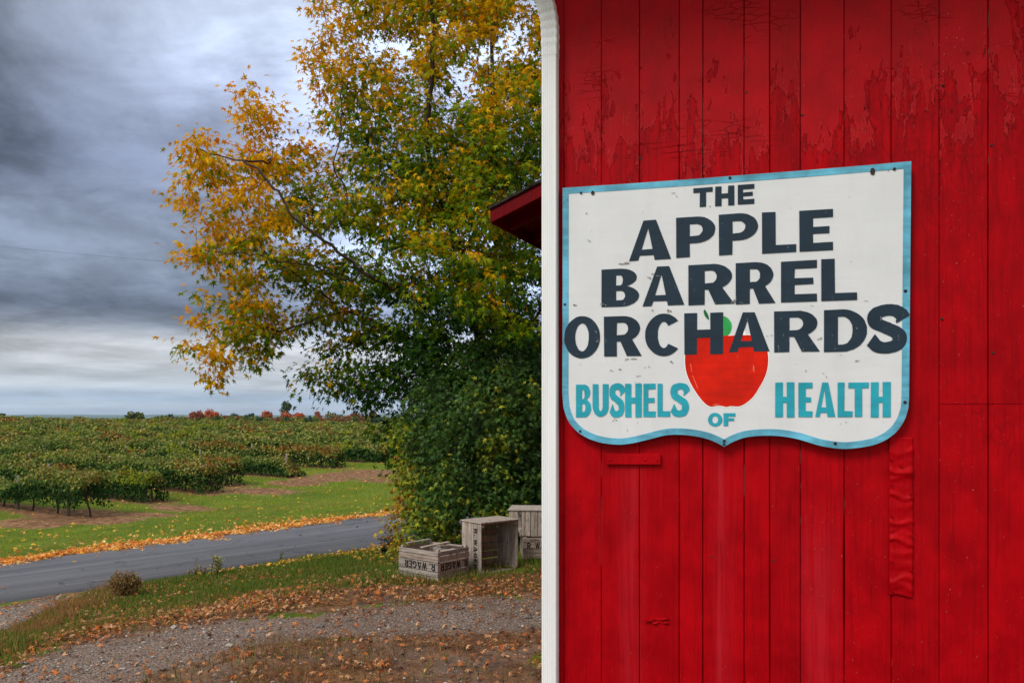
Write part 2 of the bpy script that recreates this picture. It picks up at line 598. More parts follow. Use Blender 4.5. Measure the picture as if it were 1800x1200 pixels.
M_leaf = leaf_mat('maple_leaf', 0.42, 0.55, 0.15, 1.10)
M_bush = leaf_mat('bush_leaf', 0.22, 0.5, 0.25)
M_vine = leaf_mat('vine_leaf', 0.25, 0.65, 0.10, 1.06)
M_grass = leaf_mat('grass_blade', 0.30, 0.6, 0.2)
M_dead = leaf_mat('dead_leaf', 0.15, 0.75, 0.15)
M_far = leaf_mat('far_leaf', 0.25, 0.7, 0.1)
M_bark = plain('bark', srgb(66, 54, 46), 0.9, 0.3, 18, 0.8, 0.15)
M_twig = plain('twig', srgb(62, 48, 40), 0.9, 0.2, 30, 0.3, 0.15)
M_post = plain('grey_post', srgb(128, 118, 108), 0.9, 0.2, 25, 0.5, 0.15)
M_red = red_paint_mat('red_paint')
M_red_trim = red_paint_mat('red_trim', False)
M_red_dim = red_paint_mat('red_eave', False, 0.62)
M_dark = plain('dark_backing', srgb(40, 12, 12), 0.95, 0.2, 20, 0.1, 0.1)
M_white_metal = None
M_rust = plain('rusty_iron', srgb(52, 40, 36), 0.75, 0.35, 90, 0.4, 0.3)
M_shingle = plain('shingle', srgb(58, 54, 50), 0.95, 0.35, 30, 0.8, 0.1)
M_wood = wood_mat('weathered_wood')
M_ink = plain('stencil_ink', srgb(40, 38, 37), 0.85, 0.4, 45, 0.1, 0.1)
M_sign_white = sign_mat('sign_white', srgb(213, 215, 217), (0.40, 0.38, 0.36), 0.60, var=0.035)
M_sign_blue = sign_mat('sign_blue', srgb(98, 172, 198), (0.60, 0.68, 0.70), 0.65, var=0.32)
M_navy = sign_mat('sign_navy', srgb(38, 53, 66), (0.50, 0.50, 0.50), 0.55, var=0.15, dirt=False)
M_teal = sign_mat('sign_teal', srgb(44, 160, 178), (0.66, 0.70, 0.70), 0.5, var=0.14, dirt=False)
M_halo = sign_mat('sign_halo', srgb(242, 242, 240), (0.6, 0.58, 0.56), 0.3, var=0.03, dirt=False)
M_apple = sign_mat('sign_apple', srgb(208, 28, 4), (0.7, 0.35, 0.25), 0.35, var=0.20, dirt=False)
M_apple_deep = sign_mat('apple_deep', srgb(150, 22, 14), (0.6, 0.4, 0.4), 0.3, dirt=False)
M_apple_lite = sign_mat('apple_light', srgb(236, 96, 70), (0.7, 0.5, 0.5), 0.3, dirt=False)
M_green = sign_mat('sign_green', srgb(52, 164, 84), (0.6, 0.6, 0.55), 0.3, var=0.2, dirt=False)
M_green_d = sign_mat('sign_green_deep', srgb(22, 104, 54), (0.6, 0.6, 0.55), 0.3, dirt=False)
M_wire = plain('black_wire', srgb(84, 90, 104), 0.6, 0.1, 5, 0.0)


def downspout_mat():
    m, N = new_mat('white_enamel')
    t = N.n('ShaderNodeTexCoord').outputs['Object']
    n1 = N.noise(N.mapv(t, (20, 20, 1.2)), 1.0, 6, 0.6)
    n2 = N.noise(t, 60.0, 4, 0.6)
    c = N.mix(N.step(n1, 0.35, 0.75), srgb(224, 226, 227), srgb(236, 237, 237))
    c = N.mix(N.mul(N.step(n2, 0.68, 0.76), 0.2), c, srgb(180, 176, 170))
    p = N.n('ShaderNodeBsdfPrincipled', {'Base Color': c, 'Roughness': 0.38, 'Specular IOR Level': 0.5})
    finish(N, p)
    return m


M_white_metal = downspout_mat()


def ground_mat():
    m, N = new_mat('ground_earth_and_turf')
    a = N.n('ShaderNodeAttribute', attribute_name='Col')
    s = N.n('ShaderNodeSeparateColor', {0: a.outputs['Color']})
    soil, dry, dark = s.outputs
    t = N.n('ShaderNodeTexCoord').outputs['Object']
    n1 = N.noise(t, 0.7, 6, 0.6)
    n2 = N.noise(t, 4.5, 6, 0.65)
    n3 = N.noise(t, 28.0, 5, 0.65)
    g = N.mix(N.step(n1, 0.3, 0.7), srgb(76, 98, 26), srgb(108, 124, 36))
    g = N.mix(N.step(n2, 0.42, 0.75), g, srgb(112, 112, 44))
    g = N.mix(N.mul(N.step(n3, 0.5, 0.7), 0.5), g, srgb(46, 60, 22))
    so = N.mix(N.step(n2, 0.35, 0.7), srgb(104, 72, 50), srgb(160, 124, 92))
    so = N.mix(N.mul(N.step(n3, 0.45, 0.7), 0.6), so, srgb(84, 56, 42))
    dr = N.mix(N.step(n2, 0.35, 0.68), srgb(98, 70, 50), srgb(142, 106, 74))
    dr = N.mix(N.mul(N.step(n3, 0.45, 0.66), 0.6), dr, srgb(76, 54, 42))
    dr = N.mix(N.mul(N.step(n1, 0.46, 0.62), 0.55), dr, srgb(128, 116, 106))
    mixn = N.mul(N.sub(n2, 0.5), 0.9)
    c = N.mix(N.step(N.add(dry, mixn), 0.35, 0.6), g, dr)
    c = N.mix(N.step(N.add(soil, mixn), 0.38, 0.6), c, so)
    c = N.mix(N.mul(dark, 0.8), c, srgb(52, 42, 28))
    p = N.n('ShaderNodeBsdfPrincipled', {'Base Color': c, 'Roughness': 0.95, 'Specular IOR Level': 0.1, 'Normal': bump(N, N.add(n3, n2), 0.7, 0.05)})
    finish(N, p)
    return m


def road_mat():
    m, N = new_mat('asphalt')
    t = N.n('ShaderNodeTexCoord').outputs['Object']      # x along the road, y across
    n1 = N.noise(N.mapv(t, (0.10, 2.6, 1)), 1.0, 5, 0.6, 0.3)
    n2 = N.noise(t, 45.0, 4, 0.7)
    n3 = N.noise(t, 1.1, 5, 0.6)
    c = N.mix(N.step(n1, 0.3, 0.7), srgb(80, 82, 87), srgb(108, 108, 112))
    c = N.mix(N.mul(N.step(n3, 0.5, 0.72), 0.35), c, srgb(78, 80, 86))
    c = N.mix(N.mul(N.step(n2, 0.5, 0.75), 0.35), c, srgb(140, 140, 142))
    ck = N.n('ShaderNodeTexVoronoi', {'Vector': N.n('ShaderNodeVectorMath', {0: N.mapv(t, (0.8, 1.0, 1)), 1: N.n('ShaderNodeTexNoise', {'Vector': t, 'Scale': 2.2, 'Detail': 4.0}).outputs['Color']}, operation='ADD').outputs[0], 'Scale': 0.7}, feature='DISTANCE_TO_EDGE').outputs['Distance']
    c = N.mix(N.mul(N.mul(N.step(ck, 0.014, 0.004), N.step(n3, 0.45, 0.55)), 0.6), c, srgb(50, 50, 54))
    p = N.n('ShaderNodeBsdfPrincipled', {'Base Color': c, 'Roughness': 0.85, 'Specular IOR Level': 0.15, 'Normal': bump(N, n2, 0.5, 0.01)})
    finish(N, p)
    return m


def gravel_mat():
    m, N = new_mat('gravel')
    t = N.n('ShaderNodeTexCoord').outputs['Object']
    v = N.n('ShaderNodeTexVoronoi', {'Vector': t, 'Scale': 52.0})
    v2 = N.n('ShaderNodeTexVoronoi', {'Vector': t, 'Scale': 120.0})
    n1 = N.noise(t, 0.9, 5, 0.6)
    n2 = N.noise(t, 6.0, 5, 0.65)
    hue = N.n('ShaderNodeSeparateColor', {0: v.outputs['Color']}).outputs[0]
    hue2 = N.n('ShaderNodeSeparateColor', {0: v2.outputs['Color']}).outputs[0]
    st = N.ramp(N.add(N.mul(hue, 0.6), N.mul(hue2, 0.4)), [(0.0, srgb(88, 78, 72)), (0.35, srgb(120, 107, 98)), (0.65, srgb(144, 130, 120)), (1.0, srgb(172, 160, 150))])
    dirt = N.mix(N.step(n2, 0.3, 0.7), srgb(96, 76, 64), srgb(130, 108, 92))
    c = N.mix(N.step(N.add(N.mul(n1, 0.6), N.mul(n2, 0.5)), 0.40, 0.68, 0.15, 0.80), st, dirt)
    ea = N.n('ShaderNodeSeparateColor', {0: N.n('ShaderNodeAttribute', attribute_name='Col').outputs['Color']}).outputs[0]
    dd = N.mix(N.step(n2, 0.35, 0.68), srgb(98, 70, 50), srgb(142, 106, 74))
    c = N.mix(N.step(N.add(ea, N.mul(N.sub(n2, 0.5), 1.3)), 0.85, 0.45), c, dd)
    h = N.sub(1.0, N.add(v.outputs['Distance'], N.mul(v2.outputs['Distance'], 0.4)))
    p = N.n('ShaderNodeBsdfPrincipled', {'Base Color': c, 'Roughness': 0.9, 'Specular IOR Level': 0.2, 'Normal': bump(N, h, 0.8, 0.02)})
    finish(N, p)
    return m


# ------------------------------------------------------------------ vine row layout (needed by the soil mask)
row_ends = [(-11.7, 22.4), (-11.5, 25.9), (-10.6, 28.4), (-10.7, 30.9), (-9.2, 34.0), (-8.3, 38.6)]
ROWD = np.array([-0.868, 0.497])
ROWC = np.array([0.497, 0.868])        # across the rows
e = np.array(row_ends[-1])
for k in range(13):
    e = e + np.array([1.6, 3.5]) * (1 + 0.025 * k)
    row_ends.append((float(e[0]), float(e[1])))


def row_len(ex, ey):
    # far enough to leave the frame on the left or to pass over the crest
    l1 = (-ex - 0.70 * ey - 4.0) / (ROWD[0] + 0.70 * ROWD[1]) if ey < 200 else 60.0
    l2 = (121 - ey) / ROWD[1]
    return float(max(4.0, min(l1, l2)))


# ------------------------------------------------------------------ ground
PXL_DRY = [(200, 1210), (330, 1172), (430, 1135), (560, 1120), (700, 1122), (830, 1115), (960, 1098), (960, 1210)]
PXL_DRIVE = [(-60, 1190), (0, 1172), (70, 1150), (150, 1125), (240, 1112), (330, 1098), (430, 1082), (560, 1074), (700, 1062), (800, 1052),
             (970, 1044), (1100, 1042), (1100, 1108), (970, 1108), (850, 1118), (740, 1122), (600, 1122), (500, 1128), (420, 1148), (330, 1176),
             (240, 1200), (200, 1230), (-60, 1260)]
PXL_APRON = [(-60, 1068), (0, 1066), (120, 1044), (165, 1040), (110, 1062), (60, 1088), (20, 1110), (-60, 1130)]
PXL_LITTER = [(-20, 1175), (90, 1120), (200, 1088), (330, 1062), (480, 1040), (650, 1025), (800, 1018), (960, 1000), (960, 1050), (760, 1058),
              (600, 1074), (480, 1082), (360, 1100), (240, 1118), (120, 1140), (20, 1180)]
PXL_BANK = [(60, 1075), (150, 1040), (260, 1020), (420, 992), (560, 975), (690, 955), (820, 1000), (960, 990), (960, 1012), (800, 1026), (640, 1035),
            (480, 1052), (330, 1075), (200, 1100), (90, 1130), (-10, 1170), (-10, 1120)]
SOIL_SPOTS = [(320, 893, 1.5, 0.5), (450, 862, 2.2, 0.7), (520, 850, 1.6, 0.6), (610, 835, 2.2, 1.0), (660, 832, 2.5, 1.1), (560, 842, 1.8, 0.7),
              (130, 905, 2.2, 0.8), (260, 905, 1.6, 0.35), (60, 920, 1.6, 0.5), (180, 915, 1.6, 0.5), (680, 845, 1.6, 0.6)]


def ground_masks(X, Y, Z):
    PX, PY = to_px(X, Y, Z)
    soil = np.zeros(X.shape); dry = np.zeros(X.shape); dark = np.zeros(X.shape)
    for (px, py, ra, rb) in SOIL_SPOTS:
        g = ground(px, py)
        ddx = X - g.x; ddy = Y - g.y
        along = ddx * ROWD[0] + ddy * ROWD[1]
        across = ddx * ROWC[0] + ddy * ROWC[1]
        soil = np.maximum(soil, np.exp(-((along / ra) ** 2 + (across / (rb * 1.6)) ** 2)))
    for (ex, ey) in row_ends:
        L = row_len(ex, ey)
        al = (X - ex) * ROWD[0] + (Y - ey) * ROWD[1]
        ac = np.abs((X - ex) * ROWC[0] + (Y - ey) * ROWC[1])
        inr = (al > -0.6) & (al < L)
        soil = np.maximum(soil, np.where(inr, 0.9 * np.exp(-(ac / 0.75) ** 2), 0))
        soil = np.maximum(soil, np.where((al > 1.0) & (al < L) & (ac < 2.5), 0.35, 0))
        dark = np.maximum(dark, np.where(inr, 0.0 * ac, 0))
    front = (Y > 0.5) & (Y < 16)
    dry = np.where(front & inside(PXL_DRY, PX, PY), 1.0, dry)
    dry = np.where(front & inside(PXL_LITTER, PX, PY), 0.75, dry)
    dry = np.where((Y < 5.2) & (Y > -3), np.maximum(dry, 0.6), dry)
    return np.stack([soil, dry, dark], -1)


xs = np.concatenate([-np.geomspace(45, 8300, 30)[::-1], np.arange(-44, 7.01, 0.28), np.geomspace(7.5, 8300, 34)])
ys = np.concatenate([-np.geomspace(3.4, 9000, 24)[::-1], np.arange(-3, 48.01, 0.28), np.geomspace(48.5, 260, 90), np.geomspace(270, 10300, 34)])
GX, GY = np.meshgrid(xs, ys)
GZ = gz(GX, GY)
nx, ny = len(xs), len(ys)
ii = np.arange(nx * ny).reshape(ny, nx)
quads = np.stack([ii[:-1, :-1], ii[:-1, 1:], ii[1:, 1:], ii[1:, :-1]], -1).reshape(-1, 4)
masks = ground_masks(GX, GY, GZ).reshape(-1, 3)
gr = mesh_obj('ground', np.stack([GX, GY, GZ], -1).reshape(-1, 3), quads, ground_mat(), None, masks, True)
tag(gr, 'grassy ground with bare soil strips between the vineyard and the barn', 'ground', kind='structure')

# ------------------------------------------------------------------ road
na = N0 - RD * 9; nb = N1 + RD * 26
FD = (F1 - F0) / np.linalg.norm(F1 - F0)
fa = F0 - FD * 11; fb = F1 + FD * 28
SEG = 140
V, Fc = [], []
ang = math.atan2(RD[1], RD[0])
ca, sa = math.cos(-ang), math.sin(-ang)
for i in range(SEG + 1):
    u = i / SEG
    p = na + (nb - na) * u; q = fa + (fb - fa) * u
    jn = (vnoise(u * 90, 0.3, 11) - 0.5) * 0.10
    jf = (vnoise(u * 70, 5.3, 12) - 0.5) * 0.12
    d = (q - p) / np.linalg.norm(q - p)
    p = p + d * jn; q = q + d * jf
    c = (p + q) / 2
    for w, zz_ in ((p - d * 0.03, -0.12), (p, 0.022), (c, 0.045), (q, 0.022), (q + d * 0.03, -0.12)):
        lx = (w[0] - N0[0]) * ca - (w[1] - N0[1]) * sa
        ly = (w[0] - N0[0]) * sa + (w[1] - N0[1]) * ca
        V.append((lx, ly, zz_))
for i in range(SEG):
    for k in range(4):
        a = i * 5 + k
        Fc.append([a, a + 5, a + 6, a + 1])
road = mesh_obj('road', V, Fc, road_mat(), None, None, True)
road.location = (N0[0], N0[1], ROAD_Z)
road.rotation_euler = (0, 0, ang)
tag(road, 'narrow grey asphalt lane running between lawn and grass bank', 'road', kind='structure')


# ------------------------------------------------------------------ gravel drive: a sheet 8 mm over the ground inside a ragged outline
def sheet(name, mask_fn, soft_fn, x0, x1, y0, y1, step, lift, mat):
    ax_ = np.arange(x0, x1, step); ay_ = np.arange(y0, y1, step)
    X, Y = np.meshgrid(ax_, ay_)
    # same triangulated surface as the ground grid would be bumpy against it: sample both and stay above
    Z = gz(X, Y)
    keep = mask_fn(X, Y, Z)
    n, mth = X.shape
    idx = np.arange(n * mth).reshape(n, mth)
    kc = keep[:-1, :-1] & keep[1:, :-1] & keep[:-1, 1:] & keep[1:, 1:]
    q = np.stack([idx[:-1, :-1], idx[:-1, 1:], idx[1:, 1:], idx[1:, :-1]], -1)[kc]
    used = np.unique(q)
    remap = -np.ones(n * mth, int); remap[used] = np.arange(len(used))
    P = np.stack([X, Y, Z + lift], -1).reshape(-1, 3)[used]
    edge = soft_fn(P[:, 0], P[:, 1], P[:, 2])
    nz_ = (vnoise(P[:, 0] * 3.2, P[:, 1] * 3.2, 27) - 0.5) * 0.7 + (vnoise(P[:, 0] * 11, P[:, 1] * 11, 28) - 0.5) * 0.5
    P[:, 2] -= 0.07 * (1 - smooth01((edge + nz_ * np.clip(4 * edge * (1 - edge) + 0.15, 0, 1) - 0.12) / 0.45))
    return mesh_obj(name, P, remap[q], mat, None, np.repeat(edge[:, None], 3, 1), True)


def drive_mask(X, Y, Z):
    return (drive_soft(X, Y, Z) > 0.02) & (Y > 1) & (Y < 12)


def drive_soft(X, Y, Z):
    PX, PY = to_px(X, Y, Z)
    f = np.zeros(X.shape)
    for k in range(18):
        a = 2 * math.pi * k / 18 + (0.3 if k % 3 else 0)
        r = (30, 20, 10)[k % 3]
        f += inside(PXL_DRIVE, PX + 1.7 * r * math.cos(a), PY + 0.75 * r * math.sin(a)) | inside(PXL_APRON, PX + r * math.cos(a), PY + 0.5 * r * math.sin(a))
    return f / 18


M_gravel = gravel_mat()
dr = sheet('gravel_drive', drive_mask, drive_soft, -8.0, 1.9, 3.2, 12.0, 0.04, 0.016, M_gravel)
tag(dr, 'rutted gravel drive curving across in front of the bank', 'drive', kind='structure')


# ------------------------------------------------------------------ scatter helpers
def frames(d, n):
    d = d / np.maximum(np.linalg.norm(d, axis=1, keepdims=True), 1e-9)
    n = n - d * np.sum(n * d, 1, keepdims=True)
    n = n / np.maximum(np.linalg.norm(n, axis=1, keepdims=True), 1e-9)
    s = np.cross(d, n)
    return s, d, n


MAPLE_V = np.array([(0, 0.42, 0.0), (0, 0, 0), (0.40, 0.05, -.10), (0.15, 0.28, 0.02), (0.52, 0.66, -.16), (0.13, 0.56, 0.02), (0, 1.15, -.22),
                    (-0.13, 0.56, 0.02), (-0.52, 0.66, -.16), (-0.15, 0.28, 0.02), (-0.40, 0.05, -.10)])
MAPLE_F = np.array([(0, i, i + 1) for i in range(1, 10)] + [(0, 10, 1)])
OVAL_V = np.array([(0, 0, 0), (0.30, 0.38, 0.05), (0.20, 0.74, 0.02), (0, 1.0, -0.08), (-0.20, 0.74, 0.02), (-0.30, 0.38, 0.05)])
OVAL_F = np.array([(0, 1, 2, 3), (0, 3, 4, 5)])
DIAM_V = np.array([(-0.42, 0.12, 0.0), (0.42, 0.08, 0.05), (0.38, 0.85, -0.04), (-0.36, 0.92, 0.06)])
DIAM_F = np.array([(0, 1, 2, 3)])
BLADE_V = np.array([(-0.5, 0, 0), (0.5, 0, 0), (0.28, 0.55, 0.0), (0, 1.0, 0.0)])
BLADE_F = np.array([(0, 1, 2, 3)])


def leaves(P, D, Nn, size, tv, tf, C, wid=None):
    """build leaf cards: P base points, D direction, Nn up normal, size, template"""
    s, d, n = frames(D, Nn)
    n_ = len(P); k = len(tv)
    size = np.broadcast_to(np.asarray(size, float), (n_,))
    w = size if wid is None else np.broadcast_to(np.asarray(wid, float), (n_,))
    V = (P[:, None, :] + s[:, None, :] * (tv[None, :, 0:1] * w[:, None, None]) + d[:, None, :] * (tv[None, :, 1:2] * size[:, None, None])
         + n[:, None, :] * (tv[None, :, 2:3] * size[:, None, None])).reshape(-1, 3)
    Fa = (np.arange(n_) * k)[:, None, None] + tf[None]
    Cc = np.repeat(C, k, axis=0)
    return V, Fa.reshape(-1, tf.shape[1]), Cc


def cmix(a, b, t):
    t = np.asarray(t)[:, None]
    return np.asarray(a)[None] * (1 - t) + np.asarray(b)[None] * t


def pick(cols, n, p=None):
    cols = np.array(cols)
    return cols[rng.choice(len(cols), n, p=p)]


def rand_dirs(n, up=0.0, spread=1.0):
    a = rng.normal(size=(n, 3)) * spread
    a[:, 2] += up
    return a / np.maximum(np.linalg.norm(a, axis=1, keepdims=True), 1e-9)


# ------------------------------------------------------------------ far hills
def ridge(name, label, y0, hbase, amp, seed, colr):
    xs_ = np.linspace(-7500, 7500, 260)
    h = hbase + amp * ((vnoise(xs_ / 900, 0.2, seed) - 0.3) + 0.35 * (vnoise(xs_ / 260, 1.2, seed + 1) - 0.5) + 0.12 * (vnoise(xs_ / 60, 2.2, seed + 2) - 0.5))
    rows = [(y0 - 1500, -75 + 0 * h), (y0 - 700, h * 0.45 - 20), (y0, h), (y0 + 900, h * 0.4 - 30), (y0 + 2000, -75 + 0 * h)]
    V = np.concatenate([np.stack([xs_, np.full_like(xs_, y), z], -1) for y, z in rows])
    n = len(xs_)
    i = np.arange(len(rows) * n).reshape(len(rows), n)
    q = np.stack([i[:-1, :-1], i[:-1, 1:], i[1:, 1:], i[1:, :-1]], -1).reshape(-1, 4)
    m, N = new_mat(name + '_woods')
    t = N.n('ShaderNodeTexCoord').outputs['Object']
    c = N.mix(N.step(N.noise(t, 0.02, 5, 0.6), 0.35, 0.65), colr, tuple(v * 1.7 for v in colr))
    finish(N, N.n('ShaderNodeBsdfPrincipled', {'Base Color': c, 'Roughness': 0.95, 'Specular IOR Level': 0.05}))
    o = mesh_obj(name, V, q, m, None, None, True)
    return tag(o, label, 'hills', kind='structure')


ridge('hills', 'low blue wooded ridge along the horizon', 8200, 34, 26, 31, srgb(60, 84, 62))
ridge('hills', 'darker nearer wooded rise under the horizon', 4600, 2, 16, 41, srgb(50, 70, 48))

# ------------------------------------------------------------------ barn
A15 = R(15)
P0 = Vector((0.0629 * 3.05, 3.05, 0))
EW = Vector((math.cos(A15), -math.sin(A15), 0))     # along the wall to the right
MW = Vector((math.sin(A15), math.cos(A15), 0))      # into the barn


def wp(px, py, off=0.0):
    """photo pixel -> (along the wall, height) on the plane off metres behind the barn front"""
    d = Vector(((px - CX) / F, 1, (HY - py) / F))
    o = Vector((0, 0, EYE))
    t = ((P0 - o).dot(MW) + off) / d.dot(MW)
    p = o + d * t
    return (p - P0).dot(EW), p.z


def to_barn(p):
    q = Vector(p) - P0
    return Vector((q.dot(EW), q.dot(MW), p[2]))


barn = empty('barn', 'red painted board barn with white downspout at its corner', 'barn', P0, (0, 0, -A15))
WL = wp(956, 600)[0]
H_EAVE = 3.62
seams_px = [991, 1057, 1124, 1194, 1235.5, 1308, 1353, 1407, 1484, 1567, 1651, 1737.5, 1822]
seams = [WL] + [wp(p, 750)[0] for p in seams_px]
while seams[-1] < 5.2:
    seams.append(seams[-1] + rng.uniform(0.12, 0.2))
V, Fc, Cc = [], [], []
Z0, Z1 = -0.12, H_EAVE
zj = wp(1700, 710)[1]
wide = {wp(1484, 750)[0]: (wp(1484, 1010)[1], 0.22, 0.0022), wp(1353, 750)[0]: (wp(1353, 1080)[1], 0.2, 0.001)}


def board(x0, x1, z0, z1, gap0, gap1, dep, shade):
    nseg = max(2, int((z1 - z0) / 0.03))
    b = len(V)
    for k in range(nseg + 1):
        z = z0 + (z1 - z0) * k / nseg
        g0 = gap0 * (0.75 + 0.5 * vnoise(z * 3.1, x0 * 40, 51)) + 0.0004 * vnoise(z * 22, x0 * 90, 52)
        g1 = gap1 * (0.75 + 0.5 * vnoise(z * 2.7, x1 * 40, 53)) + 0.0004 * vnoise(z * 22, x1 * 90, 54)
        for xx, gsl in ((x0, 0), (x1, 1)):
            for xk, (zc, wd, am) in wide.items():
                if abs(xk - xx) < 1e-6:
                    ex = am * math.exp(-((z - zc) / wd) ** 2)
                    if gsl: g1 += ex
                    else: g0 += ex
        wob = dep + 0.0007 * (vnoise(z * 1.3, x0 * 30, 55) - 0.5)
        cup = 0.0008 * (vnoise(x0 * 50, 0.5, 56) - 0.5)
        for px_w, py_ in ((x0 + g0, 0.022), (x0 + g0, wob + 0.0018), (x0 + g0 + 0.0020, wob), ((x0 + x1) / 2, wob + cup),
                          (x1 - g1 - 0.0020, wob), (x1 - g1, wob + 0.0018), (x1 - g1, 0.022)):
            V.append((px_w, py_, z)); Cc.append((shade, float(py_ > wob + 0.0012 and py_ < 0.02 and vnoise(z * 17, px_w * 60, 57) * 0.6 + 0.4 * vnoise(z * 1.4, px_w * 60, 58) > 0.70), 0))
    for k in range(nseg):
        for j in range(6):
            a = b + k * 7 + j
            Fc.append([a, a + 1, a + 8, a + 7])
    Fc.append([b + j for j in range(7)])
    Fc.append([b + nseg * 7 + j for j in range(7)][::-1])


gaps = [0.0] + [float(rng.uniform(0.0006, 0.0013)) for _ in seams[1:]]
for i in range(len(seams) - 1):
    dep = float(rng.uniform(-0.0012, 0.0018))
    sh = float(rng.uniform(0.15, 0.85))
    if 11 <= i <= 13:
        board(seams[i], seams[i + 1], Z0, zj - 0.0009, gaps[i], gaps[i + 1], dep, sh)
        board(seams[i], seams[i + 1], zj + 0.0009, Z1, gaps[i], gaps[i + 1], dep + 0.0015, 1 - sh)
    else:
        board(seams[i], seams[i + 1], Z0, Z1, gaps[i], gaps[i + 1], dep, sh)
mesh_obj('wall', V, Fc, M_red, barn, Cc)['label'] = 'front wall of vertical red boards with peeling paint'
WR = seams[-1]
BD = 6.2                                             # depth of the barn
mb = MB(); mb.box(WL + 0.01, WR - 0.01, 0.024, 0.05, Z0, Z1); mb.build('sheathing', M_dark, barn)
# side and back walls, boards as grooves in one piece each
mb = MB()
y = 0.024
while y < BD:
    y2 = min(BD, y + 0.18)
    mb.box(WL, WL + 0.022, y, y2 - 0.004, Z0, Z1, (0.5, 0.5, 0.5)); y = y2
mb.build('wall', M_red, barn, vcol=True)
mb = MB()
x = WL
while x < WR:
    x2 = min(WR, x + 0.18)
    mb.box(x, x2 - 0.004, BD, BD + 0.022, Z0, Z1, (0.5, 0.5, 0.5)); x = x2
mb.build('wall', M_red, barn, vcol=True)
mb = MB()
y = 0.024
while y < BD:
    y2 = min(BD, y + 0.18)
    mb.box(WR - 0.022, WR, y, y2 - 0.004, Z0, Z1, (0.5, 0.5, 0.5)); y = y2
mb.build('wall', M_red, barn, vcol=True)
# main roof, over the top of the frame
mb = MB()
ov = 0.42
ridge_y = BD / 2
zr = H_EAVE + 1.9
sl = (zr - H_EAVE) / (ridge_y)
for sgn in (0, 1):
    ya, yb = (-ov, ridge_y) if sgn == 0 else (BD + ov, ridge_y)
    za = H_EAVE - ov * sl
    za = H_EAVE + 0.02
    Vv = [(WL - 0.3, ya, za), (WR + 0.3, ya, za), (WR + 0.3, yb, zr), (WL - 0.3, yb, zr)]
    Vt = [(a, b_, c + 0.06) for a, b_, c in Vv]
    mb.add([Vector(v) for v in Vv + Vt], [[0, 1, 2, 3], [7, 6, 5, 4], [0, 4, 5, 1], [1, 5, 6, 2], [2, 6, 7, 3], [3, 7, 4, 0]])
roof = mb.build('roof', M_shingle, barn)
mb = MB(); mb.box(WL - 0.3, WR + 0.3, -ov - 0.022, -ov - 0.002, H_EAVE - 0.10, H_EAVE + 0.075, (0.5, 0.5, 0.5))
mb.build('fascia', M_red_trim, roof, vcol=True)
mb = MB(); mb.box(WL - 0.28, WR + 0.28, -ov, -0.004, H_EAVE - 0.01, H_EAVE + 0.008, (0.5, 0.5, 0.5))
mb.build('soffit', M_red_trim, roof, vcol=True)

# downspout with fluted face, elbow at the top
dsx0 = wp(951.5, 600, -0.052)[0]
dsx1 = dsx0 + 0.0585


def spout_profile():
    pts = []
    y0, y1 = -0.052, -0.006
    r = 0.006
    for k in range(4):
        a = math.pi / 2 * k / 3
        pts.append((dsx0 + r - r * math.cos(a), y0 + r - r * math.sin(a)))
    nfl = 6
    x0, x1 = dsx0 + r + 0.002, dsx1 - r - 0.002
    for k in range(nfl * 4 + 1):
        u = k / (nfl * 4)
        pts.append((x0 + (x1 - x0) * u, y0 + 0.0016 * (0.5 - 0.5 * math.cos(u * nfl * 2 * math.pi))))
    for k in range(4):
        a = math.pi / 2 * k / 3
        pts.append((dsx1 - r + r * math.sin(a), y0 + r - r * math.cos(a)))
    pts += [(dsx1, (y0 + y1) / 2 - 0.008), (dsx1 - 0.0014, (y0 + y1) / 2 - 0.004), (dsx1, (y0 + y1) / 2), (dsx1, y1), (dsx0, y1)]
    return pts


prof = spout_profile()
cxm, cym = (dsx0 + dsx1) / 2, -0.029
z_el = wp(960, 92, -0.05)[1]
mbp = MB()
nz = 24
Vv, Ff = [], []
for k in range(nz + 1):
    z = 0.02 + (z_el - 0.02) * k / nz
    wob = 0.0
    for (a, b_) in prof:
        Vv.append((a + wob, b_, z))
npf = len(prof)
for k in range(nz):
    for j in range(npf):
        j2 = (j + 1) % npf
        Ff.append([k * npf + j, k * npf + j2, (k + 1) * npf + j2, (k + 1) * npf + j])
ds = mesh_obj('downspout', Vv, Ff, M_white_metal, barn)
ds['label'] = 'white fluted metal downspout'
# elbow: rings along a bent axis, crimped, leaning left and out from the wall
Vv, Ff = [], []
axis, dirs = [], []
p = Vector((cxm, cym, z_el - 0.012))
steps = 26
for k in range(steps + 1):
    u = k / steps
    bendt = smooth01((u - 0.10) / 0.62)
    tilt = 0.80 * float(bendt)
    d = Vector((-0.50 * math.sin(tilt), -0.80 * math.sin(tilt), math.cos(tilt) + 0.0)).normalized()
    axis.append(p.copy()); dirs.append(d)
    p = p + d * 0.0165
for k in range(steps + 1):
    d = dirs[k]
    sx = Vector((1, 0, 0)); sx = (sx - d * sx.dot(d)).normalized()
    sy = d.cross(sx)
    crimp = 1.0
    if 2 <= k <= 11:
        crimp = 1.0 + (0.06 if k % 2 else -0.02)
    elif k in (15, 20):
        crimp = 1.05
    grow = 1.04 + 0.06 * k / steps
    for (a, b_) in prof:
        Vv.append(axis[k] + sx * ((a - cxm) * crimp * grow) + sy * ((b_ - cym) * crimp * grow))
for k in range(steps):
    for j in range(npf):
        j2 = (j + 1) % npf
        Ff.append([k * npf + j, k * npf + j2, (k + 1) * npf + j2, (k + 1) * npf + j])
el = mesh_obj('elbow', [tuple(v) for v in Vv], Ff, M_white_metal, ds)
el['label'] = 'crimped white elbow bending out at the top'
